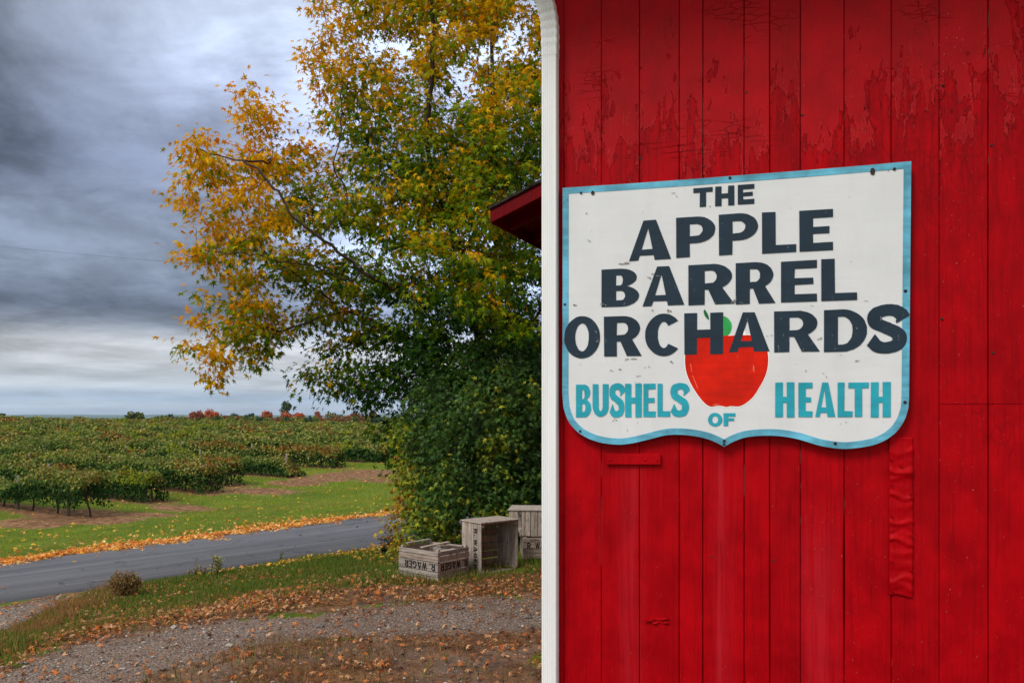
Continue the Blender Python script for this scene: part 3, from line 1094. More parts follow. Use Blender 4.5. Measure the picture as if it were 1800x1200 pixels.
# run on up to the gutter
mb = MB()
mb.tube([axis[-1], Vector((WL - 0.16, -ov - 0.08, H_EAVE - 0.05))], [0.034, 0.034], 8)
mb.box(WL - 0.3, WR + 0.3, -ov - 0.135, -ov - 0.026, H_EAVE - 0.06, H_EAVE + 0.05, bev=0.01)
mb.build('gutter', M_white_metal, roof)

# timber batten, metal patch and splintered repair nailed on the boards
xa, za = wp(1066, 815.5); xb, zb = wp(1162, 798)
mb = MB()
Mt = Matrix.Translation(((xa + xb) / 2, 0, (za + zb) / 2)) @ Matrix.Rotation(R(-0.6), 4, 'Y')
mb.box(-(xb - xa) / 2, (xb - xa) / 2, -0.016, -0.002, -(zb - za) / 2, (zb - za) / 2, (0.75, 0.75, 0.75), Mt, 0.0025)
bt = mb.build('batten', M_red_trim, barn, vcol=True)
bt['label'] = 'short red wooden batten nailed under the sign'
for u in (-0.42, 0.22, 0.44):
    mb = MB()
    mb.box(u * (xb - xa) - 0.004, u * (xb - xa) + 0.004, -0.0195, -0.015, -0.006, 0.002, (1, 1, 1), Mt, 0.001)
    mb.build('nail', M_red_trim, bt, vcol=True)
for (xa_, ya_, xb_, yb_, th) in ((1133, 1088, 1176, 1086, 0.0065), (1146, 1093, 1177, 1094, 0.0045), (1134, 1091, 1150, 1090, 0.003)):
    a = wp(xa_, ya_); b_ = wp(xb_, yb_)
    pts = [(a[0] + (b_[0] - a[0]) * u, -0.003 - 0.004 * math.sin(u * 9), a[1] + (b_[1] - a[1]) * u + 0.0025 * math.sin(u * 14 + xa_)) for u in np.linspace(0, 1, 9)]
    mb = MB(); mb.tube(pts, [th * 0.3, th * 0.8, th, th * 0.7, th, th * 0.75, th, th * 0.8, th * 0.4], 5, (0.55, 0.55, 0.55))
    mb.build('splinter', M_red_trim, barn, vcol=True)
# crumpled metal strip
pt = wp(1583, 768); pb = wp(1583, 1046)
pxl = wp(1562.5, 900)[0]; pxr = wp(1603.5, 900)[0]
nxp, nzp = 14, 110
Vv, Ff = [], []
for k in range(nzp + 1):
    v = k / nzp
    z = pt[1] + (pb[1] - pt[1]) * v
    for j in range(nxp + 1):
        u = j / nxp
        zz_ = z + 0.0045 * math.sin(u * 5 + v * 19) * (1 if v > 0.02 else 0)
        cre = 0.0
        for (vc, dpt, wd) in ((0.09, 0.004, 0.02), (0.215, 0.008, 0.016), (0.245, 0.005, 0.02), (0.37, 0.006, 0.013), (0.44, 0.003, 0.03), (0.535, 0.006, 0.014),
                              (0.60, -0.003, 0.012), (0.655, 0.007, 0.016), (0.73, 0.004, 0.02), (0.80, 0.003, 0.03), (0.90, 0.006, 0.018), (0.945, 0.005, 0.02)):
            cre += dpt * math.exp(-((v + 0.012 * math.sin(u * 4 + vc * 40) - vc) / wd) ** 2)
        off = -0.0045 - max(cre, -0.002) * (0.6 + 0.6 * float(vnoise(u * 3, v * 30, 71))) - 0.002 * float(vnoise(u * 6, v * 44, 72))
        edge = 0.0022 * (float(vnoise(v * 40, 0.7, 73)) - 0.5)
        Vv.append((pxl + (pxr - pxl) * u + edge, off, zz_))
for k in range(nzp):
    for j in range(nxp):
        a = k * (nxp + 1) + j
        Ff.append([a, a + nxp + 1, a + nxp + 2, a + 1])
mp = mesh_obj('metal_patch', Vv, Ff, M_red_trim, barn, np.full((len(Vv), 3), 0.72), True)
mp['label'] = 'crumpled red painted metal strip nailed over a joint'
sol = mp.modifiers.new('thick', 'SOLIDIFY'); sol.thickness = 0.0025; sol.offset = 0.0
for (qx, qy) in ((1565, 806), (1565, 850), (1566, 905), (1600, 868), (1601, 940), (1566, 985), (1600, 1000), (1567, 1036), (1583, 818)):
    w_, z_ = wp(qx, qy)
    mb = MB(); mb.tube([(w_, -0.006, z_), (w_, -0.0165, z_)], [0.0042, 0.0034], 7, (0.35, 0.35, 0.35))
    mb.build('nail', M_red_trim, mp, vcol=True)
for (qx, qy) in ((1056, 233), (1308, 163), (1054, 470), (1233, 292), (1247, 978), (1652, 560), (1654, 150), (1739, 255), (1742, 620), (1406, 202), (1122, 278), (1355, 985)):
    w_, z_ = wp(qx + 4, qy)
    mb = MB(); mb.tube([(w_, 0.002, z_), (w_, -0.0022, z_)], [0.0050, 0.0036], 8)
    mb.build('nail', M_rust, barn)

# lean-to roof at the side of the barn
c0 = pix(862, 365, 6.0)
eav = Vector((0.395, 0.919, 0)).normalized()
rk = Vector((0.919, -0.395, 0.37))
Lr, Le = 1.16, 2.3
fh = 0.108
A_, B_ = c0, c0 + rk * Lr
C_, D_ = B_ + eav * Le, A_ + eav * Le
dn = Vector((0, 0, -1))
mb = MB()
t_ = 0.028
vs = [A_, B_, C_, D_]
mb.add([to_barn(v + dn * 0.012) for v in vs] + [to_barn(v + dn * 0.03) for v in vs],
       [[0, 1, 2, 3], [7, 6, 5, 4], [0, 4, 5, 1], [1, 5, 6, 2], [2, 6, 7, 3], [3, 7, 4, 0]], (0.4, 0.4, 0.4))
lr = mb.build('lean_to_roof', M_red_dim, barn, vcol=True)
lr['label'] = 'small red lean-to roof sticking out past the downspout'
mb = MB()
out_ = Vector((-0.919, 0.395, -0.37)).normalized() * 0.012
nrow = 7
for k in range(nrow):                                            # courses of shingles up the slope
    u0, u1 = k / nrow, (k + 1) / nrow + 0.03
    q = [A_ + rk * (Lr * u0) + out_ - eav * 0.015, A_ + rk * (Lr * min(u1, 1)) - eav * 0.015, A_ + rk * (Lr * min(u1, 1)) + eav * Le, A_ + rk * (Lr * u0) + out_ + eav * Le]
    l0, l1 = 0.014, 0.002
    top = [q[0] - dn * l0, q[1] - dn * l1, q[2] - dn * l1, q[3] - dn * l0]
    bot = [p_ + dn * 0.012 for p_ in q]
    mb.add([to_barn(v) for v in top + bot], [[0, 1, 2, 3], [7, 6, 5, 4], [0, 4, 5, 1], [1, 5, 6, 2], [2, 6, 7, 3], [3, 7, 4, 0]])
mb.build('shingles', M_shingle, lr)


def plank(p, q, h, th, side, name, par, shade=0.5):
    """a board from p to q, hanging h down, th thick to one side"""
    sv = Vector(side).normalized() * th
    vs_ = [p, q, q + dn * h, p + dn * h]
    m_ = MB()
    m_.add([to_barn(v) for v in vs_] + [to_barn(v + sv) for v in vs_], [[0, 1, 2, 3], [7, 6, 5, 4], [0, 4, 5, 1], [1, 5, 6, 2], [2, 6, 7, 3], [3, 7, 4, 0]], (shade,) * 3)
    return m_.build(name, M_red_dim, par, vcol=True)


plank(A_ + dn * 0.004, B_ + dn * 0.004, fh, 0.024, eav, 'fascia', lr, 0.75)
plank(A_ + eav * 0.026 + dn * 0.031, D_ + dn * 0.031, fh * 0.80, 0.022, (0.919, -0.395, 0), 'fascia', lr, 0.45)
for k in range(1, 5):
    q0 = A_ + eav * (0.5 * k - 0.2) + rk * 0.03 + dn * 0.031
    plank(q0, q0 + rk * (Lr - 0.1), 0.085, 0.04, eav, 'rafter', lr, 0.4)
wA = A_ + rk * 0.47 + eav * 0.22; wB = A_ + rk * 1.06 + eav * 0.22
mb = MB()
for (p, q) in ((wA, wB), (wA + (wA - wB).normalized() * 0, wA + eav * (Le - 0.4))):
    vs_ = [Vector((p.x, p.y, -0.15)), Vector((q.x, q.y, -0.15)), Vector((q.x, q.y, q.z - 0.05)), Vector((p.x, p.y, p.z - 0.05))]
    tt = Vector((0.919, -0.395, 0)) * 0.03 if p is not wA or q is not wB else eav * 0.03
    mb.add([to_barn(v) for v in vs_] + [to_barn(v + tt) for v in vs_], [[0, 1, 2, 3], [7, 6, 5, 4], [0, 4, 5, 1], [1, 5, 6, 2], [2, 6, 7, 3], [3, 7, 4, 0]], (0.5, 0.5, 0.5))
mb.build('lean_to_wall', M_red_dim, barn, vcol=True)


# ------------------------------------------------------------------ flat painted shapes
def arc(cx, cy, rx, ry, a0, a1, n=14):
    return [(cx + rx * math.cos(R(a0 + (a1 - a0) * k / n)), cy + ry * math.sin(R(a0 + (a1 - a0) * k / n))) for k in range(n + 1)]


def letter(ch, sv, sh):
    """outlines in a unit box: outer shape first, then holes"""
    m = 0.5
    if ch == 'H':
        return [[(0, 0), (sv, 0), (sv, m - sh / 2), (1 - sv, m - sh / 2), (1 - sv, 0), (1, 0), (1, 1), (1 - sv, 1), (1 - sv, m + sh / 2), (sv, m + sh / 2), (sv, 1), (0, 1)]]
    if ch == 'E':
        return [[(0, 0), (1, 0), (1, sh), (sv, sh), (sv, m - sh * .42), (.90, m - sh * .42), (.90, m + sh * .42), (sv, m + sh * .42), (sv, 1 - sh), (1, 1 - sh), (1, 1), (0, 1)]]
    if ch == 'F':
        return [[(0, 0), (sv, 0), (sv, .40), (.88, .40), (.88, .40 + sh * .9), (sv, .40 + sh * .9), (sv, 1 - sh), (1, 1 - sh), (1, 1), (0, 1)]]
    if ch == 'L':
        return [[(0, 0), (1, 0), (1, sh), (sv, sh), (sv, 1), (0, 1)]]
    if ch == 'T':
        return [[(.5 - sv / 2, 0), (.5 + sv / 2, 0), (.5 + sv / 2, 1 - sh), (1, 1 - sh), (1, 1), (0, 1), (0, 1 - sh), (.5 - sv / 2, 1 - sh)]]
    if ch == 'A':
        a0, a1, lo, hi = .35, .64, .12, .12 + sh * .9
        lf, rf = sv * .62, sv * 1.08
        ap = (.46, .80)
        xl = lambda yy: lf + (ap[0] - lf) * yy / ap[1]
        xr = lambda yy: 1 - rf + (ap[0] - 1 + rf) * yy / ap[1]
        return [[(0, 0), (lf, 0), (xl(lo), lo), (xr(lo), lo), (1 - rf, 0), (1, 0), (a1, 1), (a0, 1)], [(xl(hi), hi), (xr(hi), hi), ap]]
    if ch == 'P':
        hb = .34
        cy, ry = (1 + hb) / 2, (1 - hb) / 2
        return [[(0, 0), (sv, 0), (sv, hb)] + arc(.52, cy, .48, ry, -90, 90) + [(0, 1)],
                [(sv, hb + sh * .9)] + arc(.52, cy, .48 - sv * .92, ry - sh * .92, -90, 90) + [(sv, 1 - sh * .92)]]
    if ch == 'R':
        hb = .37
        cy, ry = (1 + hb) / 2, (1 - hb) / 2
        return [[(0, 0), (sv, 0), (sv, hb), (.44, hb), (1 - sv * 1.15, 0), (1, 0), (.74, hb + .045)] + arc(.50, cy, .45, ry, -52, 90) + [(0, 1)],
                [(sv, hb + sh * .85)] + arc(.50, cy, .45 - sv * .92, ry - sh * .90, -90, 90) + [(sv, 1 - sh * .92)]]
    if ch == 'B':
        return [[(0, 0)] + arc(.52, .275, .48, .275, -90, 72) + arc(.50, .76, .44, .24, -62, 90) + [(0, 1)],
                [(sv, sh)] + arc(.52, .29, .48 - sv * .95, .29 - sh * .98, -90, 90) + [(sv, .58 - sh * .98)],
                [(sv, .56)] + arc(.50, (.56 + 1 - sh) / 2, .44 - sv * .95, (.44 - sh) / 2, -90, 90) + [(sv, 1 - sh)]]
    if ch == 'D':
        return [[(0, 0)] + arc(.44, .5, .56, .5, -90, 90, 20) + [(0, 1)], [(sv, sh)] + arc(.44, .5, .56 - sv, .5 - sh, -90, 90, 20) + [(sv, 1 - sh)]]
    if ch == 'O':
        return [arc(.5, .5, .5, .5, 0, 352, 36), arc(.5, .5, .5 - sv, .5 - sh, 0, 350, 28)]
    if ch == 'C':
        return [arc(.56, .5, .56, .5, 40, 320, 26) + arc(.56, .5, .56 - sv, .5 - sh, 318, 42, 22)]
    if ch == 'G':
        return [arc(.56, .5, .56, .5, 42, 300, 24) + [(1, .12), (1, .52), (.58, .52), (.58, .52 - sh * .9), (1 - sv, .52 - sh * .9), (1 - sv, .22)] + arc(.56, .5, .56 - sv, .5 - sh, 290, 44, 18)]
    if ch == 'U':
        return [[(0, 1)] + arc(.5, .33, .5, .33, 180, 360, 16) + [(1, 1), (1 - sv, 1)] + arc(.5, .33, .5 - sv, max(.05, .33 - sh), 360, 180, 12) + [(sv, 1)]]
    if ch == 'W':
        return [[(0, 1), (.19, 0), (.37, 0), (.5, .55), (.63, 0), (.81, 0), (1, 1), (.83, 1), (.72, .42), (.59, 1), (.41, 1), (.28, .42), (.17, 1)]]
    if ch == '.':
        return [[(.1, 0), (.9, 0), (.9, .18), (.1, .18)]]
    if ch == 'S':
        cl_ = catmull([(.93, .70), (.86, .82), (.68, .905), (.46, .91), (.25, .855), (.165, .74), (.24, .625), (.48, .53), (.74, .42), (.835, .29), (.74, .15), (.50, .09), (.26, .125), (.07, .27)], 5)
        n = len(cl_)
        L_, R_ = [], []
        for i in range(n):
            d = cl_[min(i + 1, n - 1)] - cl_[max(i - 1, 0)]
            d = d / np.linalg.norm(d)
            nrm_ = np.array([-d[1], d[0]])
            hw = np.array([sv / 2, sh / 2]) * np.abs(nrm_)
            k = max(hw.sum() / max(np.abs(nrm_).sum(), 1e-6), 0.02)
            wdt = math.hypot(nrm_[0] * sv / 2, nrm_[1] * sh / 2) * (1.0)
            L_.append(tuple(cl_[i] + nrm_ * wdt)); R_.append(tuple(cl_[i] - nrm_ * wdt))
        return [L_ + R_[::-1]]
    raise ValueError(ch)


def fill_raw(polys, xf):
    """flat shape from closed outlines (holes by overlap); xf maps (u,v) to local 3D"""
    cu = bpy.data.curves.new('outline', 'CURVE')
    cu.dimensions = '2D'
    cu.fill_mode = 'FRONT'
    for P in polys:
        s = cu.splines.new('POLY')
        s.points.add(len(P) - 1)
        for i, q in enumerate(P):
            s.points[i].co = (q[0], q[1], 0, 1)
        s.use_cyclic_u = True
    ob = bpy.data.objects.new('outline', cu)
    me = bpy.data.meshes.new_from_object(ob)
    bpy.data.objects.remove(ob); bpy.data.curves.remove(cu)
    V = [xf(v.co.x, v.co.y) for v in me.vertices]
    Fc = [list(p.vertices) for p in me.polygons]
    bpy.data.meshes.remove(me)
    return V, Fc


def fill2d(name, polys, mat, parent, xf):
    V, Fc = fill_raw(polys, xf)
    return mesh_obj(name, V, Fc, mat, parent)


# ------------------------------------------------------------------ the sign
SO = -0.031                                        # sign face, metres in front of the boards
outl_px = [(989.5, 331), (1095, 324.2), (1200, 316.8), (1300, 309.0), (1400, 301.4), (1500, 293.3), (1601, 284.3)]
right_px = [(1600.5, 340), (1599.5, 450), (1598.5, 560), (1597.5, 660), (1597, 700)]
curve_px = [(1596, 716), (1588, 740), (1570, 763), (1542, 779), (1505, 786.5), (1475, 787.5), (1440, 782), (1403, 771), (1370, 765.5), (1338, 765), (1310, 768), (1290, 775),
            (1273, 784), (1256, 775.5), (1236, 768.5), (1203, 763.5), (1172, 764), (1142, 771), (1112, 778), (1085, 780.5), (1052, 776), (1022, 763), (1001, 742), (991, 716)]
left_px = [(989, 690), (989.3, 600), (989.5, 500), (989.5, 400)]
cv1 = catmull(curve_px[:13], 5); cv2 = catmull(curve_px[12:], 5)
full_px = outl_px + right_px + [tuple(p) for p in cv1] + [tuple(p) for p in cv2[1:]] + left_px
OUT = np.array([wp(px, py, SO) for px, py in full_px])
nO = len(OUT)


def inset(P, dist):
    out = []
    n = len(P)
    for i in range(n):
        a, b_, c = P[i - 1], P[i], P[(i + 1) % n]
        d1 = (b_ - a) / np.linalg.norm(b_ - a); d2 = (c - b_) / np.linalg.norm(c - b_)
        n1 = np.array([d1[1], -d1[0]]); n2 = np.array([d2[1], -d2[0]])     # outline runs clockwise: inside on the right
        b2 = (n1 + n2)
        b2 = b2 / max(1e-6, np.linalg.norm(b2))
        k = dist / max(0.45, float(b2.dot(n1)))
        out.append(b_ + b2 * k)
    return np.array(out)


sc0 = wp(1290, 790, SO)
sign_loc = P0 + EW * sc0[0] + MW * SO + Vector((0, 0, sc0[1]))
sign = empty('sign', 'white shield-shaped orchard sign with blue edge and red apple on the barn wall', 'sign', sign_loc, (0, 0, -A15))


def SL(w, z, o=0.0):
    return (w - sc0[0], o, z - sc0[1])


ctr = OUT.mean(0)
Vv = [SL(w, z, 0.0) for w, z in OUT] + [SL(w, z, 0.012) for w, z in OUT]
Ff = [list(range(nO))[::-1], [nO + i for i in range(nO)]] + [[i, (i + 1) % nO, nO + (i + 1) % nO, nO + i] for i in range(nO)]
bm = bmesh.new()
bv_ = [bm.verts.new(v) for v in Vv]
for f in Ff: bm.faces.new([bv_[i] for i in f])
bmesh.ops.triangulate(bm, faces=[f for f in bm.faces if len(f.verts) > 4])
bmesh.ops.recalc_face_normals(bm, faces=list(bm.faces))
bm.verts.index_update()
panel_v, panel_f = [tuple(v.co) for v in bm.verts], [[v.index for v in f.verts] for f in bm.faces]
bm.free()
bw = 0.0222
INN = inset(OUT, bw)
OUTb = inset(OUT, -0.0012)
Vv, Ff = [], []
for lay, o in ((OUTb, 0.004), (OUTb, -0.0012), (INN, -0.0012), (INN, 0.002)):
    Vv += [SL(w, z, o) for w, z in lay]
for k in range(3):
    for i in range(nO):
        i2 = (i + 1) % nO
        Ff.append([k * nO + i, k * nO + i2, (k + 1) * nO + i2, (k + 1) * nO + i])
brd = mesh_obj('border', Vv, Ff, M_sign_blue, sign)
brd['label'] = 'pale blue painted edge band'

LAY = -0.0020


def word(text, recs, mat, label, sv, sh, over=None, o=LAY):
    Va, Fa_ = [], []
    for li, (ch, x0, x1, yt, yb) in enumerate(recs):
        polys = []
        w0, zt = wp(x0, yt, SO); w1, _ = wp(x1, yt, SO); _, zb = wp(x0, yb, SO)
        a, b_ = (over or {}).get(ch, (sv, sh))
        jit = lambda: float(rng.uniform(-0.0012, 0.0012))
        for P in letter(ch, a, b_):
            polys.append([(w0 + (w1 - w0) * u + jit() * 0.5, zb + (zt - zb) * v + jit() * 0.5) for u, v in P])
        Vx, Fx = fill_raw(polys, lambda u, v: SL(u, v, o - 0.00012 * (li % 2)))
        Fa_ += [[i + len(Va) for i in f] for f in Fx]; Va += Vx
    ob = mesh_obj('lettering', Va, Fa_, mat, sign)
    ob['label'] = label
    return ob


word('THE', [('T', 1218.6, 1252.6, 331.5, 365), ('H', 1257, 1291, 328.5, 362.8), ('E', 1296.8, 1326, 325.3, 360)], M_navy, 'dark navy word THE', .33, .24)
word('APPLE', [('A', 1105.6, 1180, 389.5, 459), ('P', 1188.6, 1257.5, 383, 453.3), ('P', 1263.6, 1332.5, 377.5, 449), ('L', 1339.5, 1399.5, 374, 446), ('E', 1405, 1464, 371, 442.5)],
     M_navy, 'dark navy word APPLE', .34, .21, {'A': (.36, .17), 'L': (.40, .19), 'E': (.41, .20), 'P': (.35, .20)})
word('BARREL', [('B', 1057.5, 1123.5, 474, 540), ('A', 1129.5, 1203, 470, 538.5), ('R', 1210, 1291, 466, 536.5), ('R', 1293, 1363, 462.5, 535), ('E', 1373, 1436, 460, 531.8), ('L', 1443.5, 1506.5, 456, 529.3)],
     M_navy, 'dark navy word BARREL', .36, .20, {'A': (.36, .17), 'B': (.39, .17), 'R': (.36, .18), 'L': (.38, .18), 'E': (.38, .19)})
word('ORCHARDS', [('O', 992, 1055, 556.5, 630.5), ('R', 1061.8, 1128.5, 556.5, 626.5), ('C', 1134, 1193, 552, 626.5), ('H', 1203, 1271, 551, 623.5), ('A', 1281, 1352.5, 550, 618.8),
                  ('R', 1360.6, 1441, 547.3, 619), ('D', 1448, 1524, 545, 618.5), ('S', 1526, 1592, 539, 619)],
     M_navy, 'dark navy word ORCHARDS', .33, .20, {'O': (.31, .17), 'C': (.38, .19), 'A': (.35, .17), 'R': (.34, .18), 'D': (.33, .17), 'S': (.40, .25)})
word('BUSHELS', [('B', 1012.8, 1039.3, 675.5, 733), ('U', 1041.8, 1070, 675, 732), ('S', 1072.5, 1096.5, 674, 733), ('H', 1099, 1127.8, 674, 733), ('E', 1131, 1152.5, 674, 732.5), ('L', 1156, 1178, 674, 732), ('S', 1180, 1209.5, 673.5, 732)],
     M_teal, 'teal word BUSHELS', .40, .17, {'S': (.44, .19), 'B': (.40, .17), 'U': (.37, .17), 'H': (.38, .17)})
word('HEALTH', [('H', 1362.5, 1396.5, 672, 733), ('E', 1403.5, 1428, 672, 732.5), ('A', 1433, 1468, 672, 732.5), ('L', 1472, 1498.5, 672, 732.5), ('T', 1491, 1527, 672, 732.5), ('H', 1530.5, 1565.5, 671.5, 733)],
     M_teal, 'teal word HEALTH', .40, .17, {'L': (.46, .17), 'T': (.36, .17), 'A': (.36, .18), 'E': (.52, .17)})
word('OF', [('O', 1244.6, 1269.6, 725.3, 749.2), ('F', 1271.8, 1293, 725.8, 748.3)], M_teal, 'small teal word OF', .29, .23, {'F': (.38, .25)})

apx = [(1272, 588.5), (1284, 590), (1300, 588), (1322, 590), (1340, 600), (1349, 617), (1350, 640), (1345, 661), (1335, 680), (1324, 697), (1310, 709), (1298, 714), (1285, 713.3), (1277, 715),
       (1268, 713), (1259, 713), (1251, 714.5), (1242, 711), (1232, 701), (1222, 687), (1213, 671), (1206, 652), (1204, 630), (1207, 612), (1215, 598), (1230, 590), (1250, 587.5)]
apx = catmull(apx, 4, True)
cx_a, cy_a = apx.mean(0)


def flat(name, pts, mat, par, o, label=None):
    ob = fill2d(name, [[wp(a, b_, SO) for a, b_ in pts]], mat, par, lambda u, v: SL(u, v, o))
    if label: ob['label'] = label
    return ob


halo = [(cx_a + (a - cx_a) * 1.022, cy_a + (b_ - cy_a) * 1.026) for a, b_ in apx]
apple = flat('apple', apx, M_apple, sign, -0.0012, 'painted red apple under the word ORCHARDS')
flat('highlight', halo, M_halo, apple, -0.0007, 'white painted outline')
flat('leaf', catmull([(1264, 590), (1266, 572), (1270, 556.5), (1279, 559), (1285.5, 568), (1285.5, 578), (1281, 588), (1272, 590)], 5, True), M_green, apple, -0.0015, 'green leaf')
flat('stem', catmull([(1245.8, 562), (1239.8, 556), (1237, 549), (1238.3, 543.8), (1242.5, 549), (1245.5, 556)], 5, True), M_green_d, apple, -0.0015, 'thin green stem')
for pts in ([(1213, 638), (1215, 640), (1217, 655), (1215, 652)], [(1216, 658), (1219, 661), (1228, 684), (1225, 681)], [(1250, 713), (1258, 709), (1268, 711.5), (1258, 711.5)],
            [(1324, 640), (1326, 645), (1326, 655), (1323, 650)], [(1307, 577), (1309, 580), (1312, 589), (1304, 589)]):
    flat('highlight', pts, M_apple_lite if pts[0][0] < 1330 and pts[0][0] != 1307 else M_halo, apple, -0.0016)

# rusted screws round the edge and two old bolt holes
for (qx, qy, r_) in ((1283, 313, .0052), (1572, 297.5, .0052), (993, 535, .0045), (1591.5, 511.5, .0055), (1590.5, 706.5, .0055), (1020, 757.5, .0050), (1468, 779, .0055), (1273.5, 774.5, .0050)):
    w_, z_ = wp(qx, qy, SO)
    mb = MB()
    c_ = Vector(SL(w_, z_))
    mb.tube([c_ + Vector((0, 0.0, 0)), c_ + Vector((0, -0.0032, 0)), c_ + Vector((0, -0.0045, 0))], [r_, r_, r_ * 0.6], 10)
    mb.build('screw', M_rust, sign)
for (qx, qy, ra, rb) in ((1533.5, 301.5, .0085, .0125), (1042, 339.5, .0065, .0085), (1021.5, 339.5, .0045, .0050), (1561, 300, .002, .002), (1273, 780.5, .006, .004), (998, 352, .004, .0012)):
    w_, z_ = wp(qx, qy, SO)
    pts = [(w_ + ra * (0.85 + 0.3 * random.random()) * math.cos(t), z_ + rb * (0.85 + 0.3 * random.random()) * math.sin(t)) for t in np.linspace(0, 2 * math.pi, 11)[:-1]]
    fill2d('bolt_hole', [pts], M_rust, sign, lambda u, v: SL(u, v, -0.0030))
# flaked places in the paint, traced where the photo shows them
mflake = plain('flaked_primer', srgb(150, 146, 140), 0.9, 0.3, 160, 0.2, 0.1)
flk = MB()
frng = random.Random(5)
spots = [(1090, 463, 17, 1.6), (1062, 535, 6, 2), (1146, 546, 3, 2), (1177, 546, 4, 3), (1100, 632, 5, 2), (1108, 630, 10, 1.4), (1088, 650, 5, 1.5), (1075, 651, 3, 1.6), (1122, 661, 6, 1.8), (1138, 645, 5, 1.2),
         (1183, 637, 5, 3), (1120, 672, 4, 1.3), (1080, 737, 4, 3), (1286, 530, 7, 3.4), (1291, 527, 3, 5), (1304, 532, 5, 1.3), (1427, 537, 4, 1.2), (1520, 528, 20, 2.0), (1353, 590, 4, 1.2), (1440, 595, 5, 1.6),
         (1477, 623, 5, 1.2), (1506, 635, 4, 1.8), (1445, 655, 8, 2.0), (1455, 661, 3, 1.6), (1478, 743, 4, 2), (1488, 742, 2, 1.4), (1150, 484, 9, 3), (1140, 488, 6, 2), (1030, 375, 2, 1.5), (1035, 423, 3, 2),
         (1130, 374, 2, 1.5), (1245, 362, 4, 3), (1183, 340, 5, 1.2), (1495, 460, 2, 1.4), (1010, 537, 5, 2), (1050, 600, 2, 3), (1190, 345, 2, 1.5), (1397, 640, 3, 1.0), (1416, 652, 2, 1.3), (1020, 640, 3, 1)]
for (qx, qy, ax_, ay_) in spots:
    for s in range(frng.randint(1, 4)):
        ox = qx + frng.uniform(-1, 1) * ax_ * 0.9; oy = qy + frng.uniform(-1, 1) * ay_ * 0.9
        sx_ = ax_ * frng.uniform(0.25, 0.7); sy_ = ay_ * frng.uniform(0.25, 0.7)
        n = 9
        pts = []
        for k in range(n):
            t = 2 * math.pi * k / n
            rr = frng.uniform(0.45, 1.15)
            pts.append(wp(ox + sx_ * rr * math.cos(t), oy + sy_ * rr * math.sin(t), SO))
        flk.add([SL(*wp(ox, oy, SO), o=-0.0026)] + [SL(a, b_, -0.0026) for a, b_ in pts], [[0, 1 + (k + 1) % n, 1 + k] for k in range(n)])
npv, npf_ = len(panel_v), len(panel_f)
pn = mesh_obj('panel', panel_v + flk.v, panel_f + [[i + npv for i in f] for f in flk.f], M_sign_white, sign)
pn.data.materials.append(mflake)
mi = np.zeros(len(pn.data.polygons), np.int32); mi[npf_:] = 1
pn.data.polygons.foreach_set('material_index', mi)
pn['label'] = 'white painted board, scuffed where the paint has flaked'


# ------------------------------------------------------------------ apple crates
def wood_col():
    b = random.uniform(0.78, 1.15)
    c = srgb(170, 157, 146)
    w = random.uniform(-0.04, 0.05)
    return (c[0] * b * (1 + w), c[1] * b, c[2] * b * (1 - w))


def crate_text(par, face, half, x0, x1, z0, z1, flip, skip=0, txt="R. WAGER", mat=None):
    """stencilled text on a face. face: '-y','+y','+x'"""
    wds = {'R': 1.0, '.': 0.35, ' ': 0.28, 'W': 1.25, 'A': 1.1, 'G': 1.05, 'E': 0.9, 'C': 1.0, 'P': 0.95, 'T': .9}
    tot = sum(wds[c] + 0.18 for c in txt)
    k = (x1 - x0) / tot
    polys = []
    x = x0
    for i, c in enumerate(txt):
        w = wds[c] * k
        if c != ' ' and i >= skip:
            for P in letter(c, .31, .19):
                polys.append([(x + w * u, z0 + (z1 - z0) * v) for u, v in P])
        x += w + 0.18 * k
    if flip:
        polys = [[(x0 + x1 - u, z0 + z1 - v) for u, v in P] for P in polys]

    def xf(u, v):
        o = half + 0.0016
        if face == '-y': return (u, -o, v)
        if face == '+y': return (-u, o, v)
        return (o, u, v)
    return fill2d('lettering', polys, M_ink, par, xf)


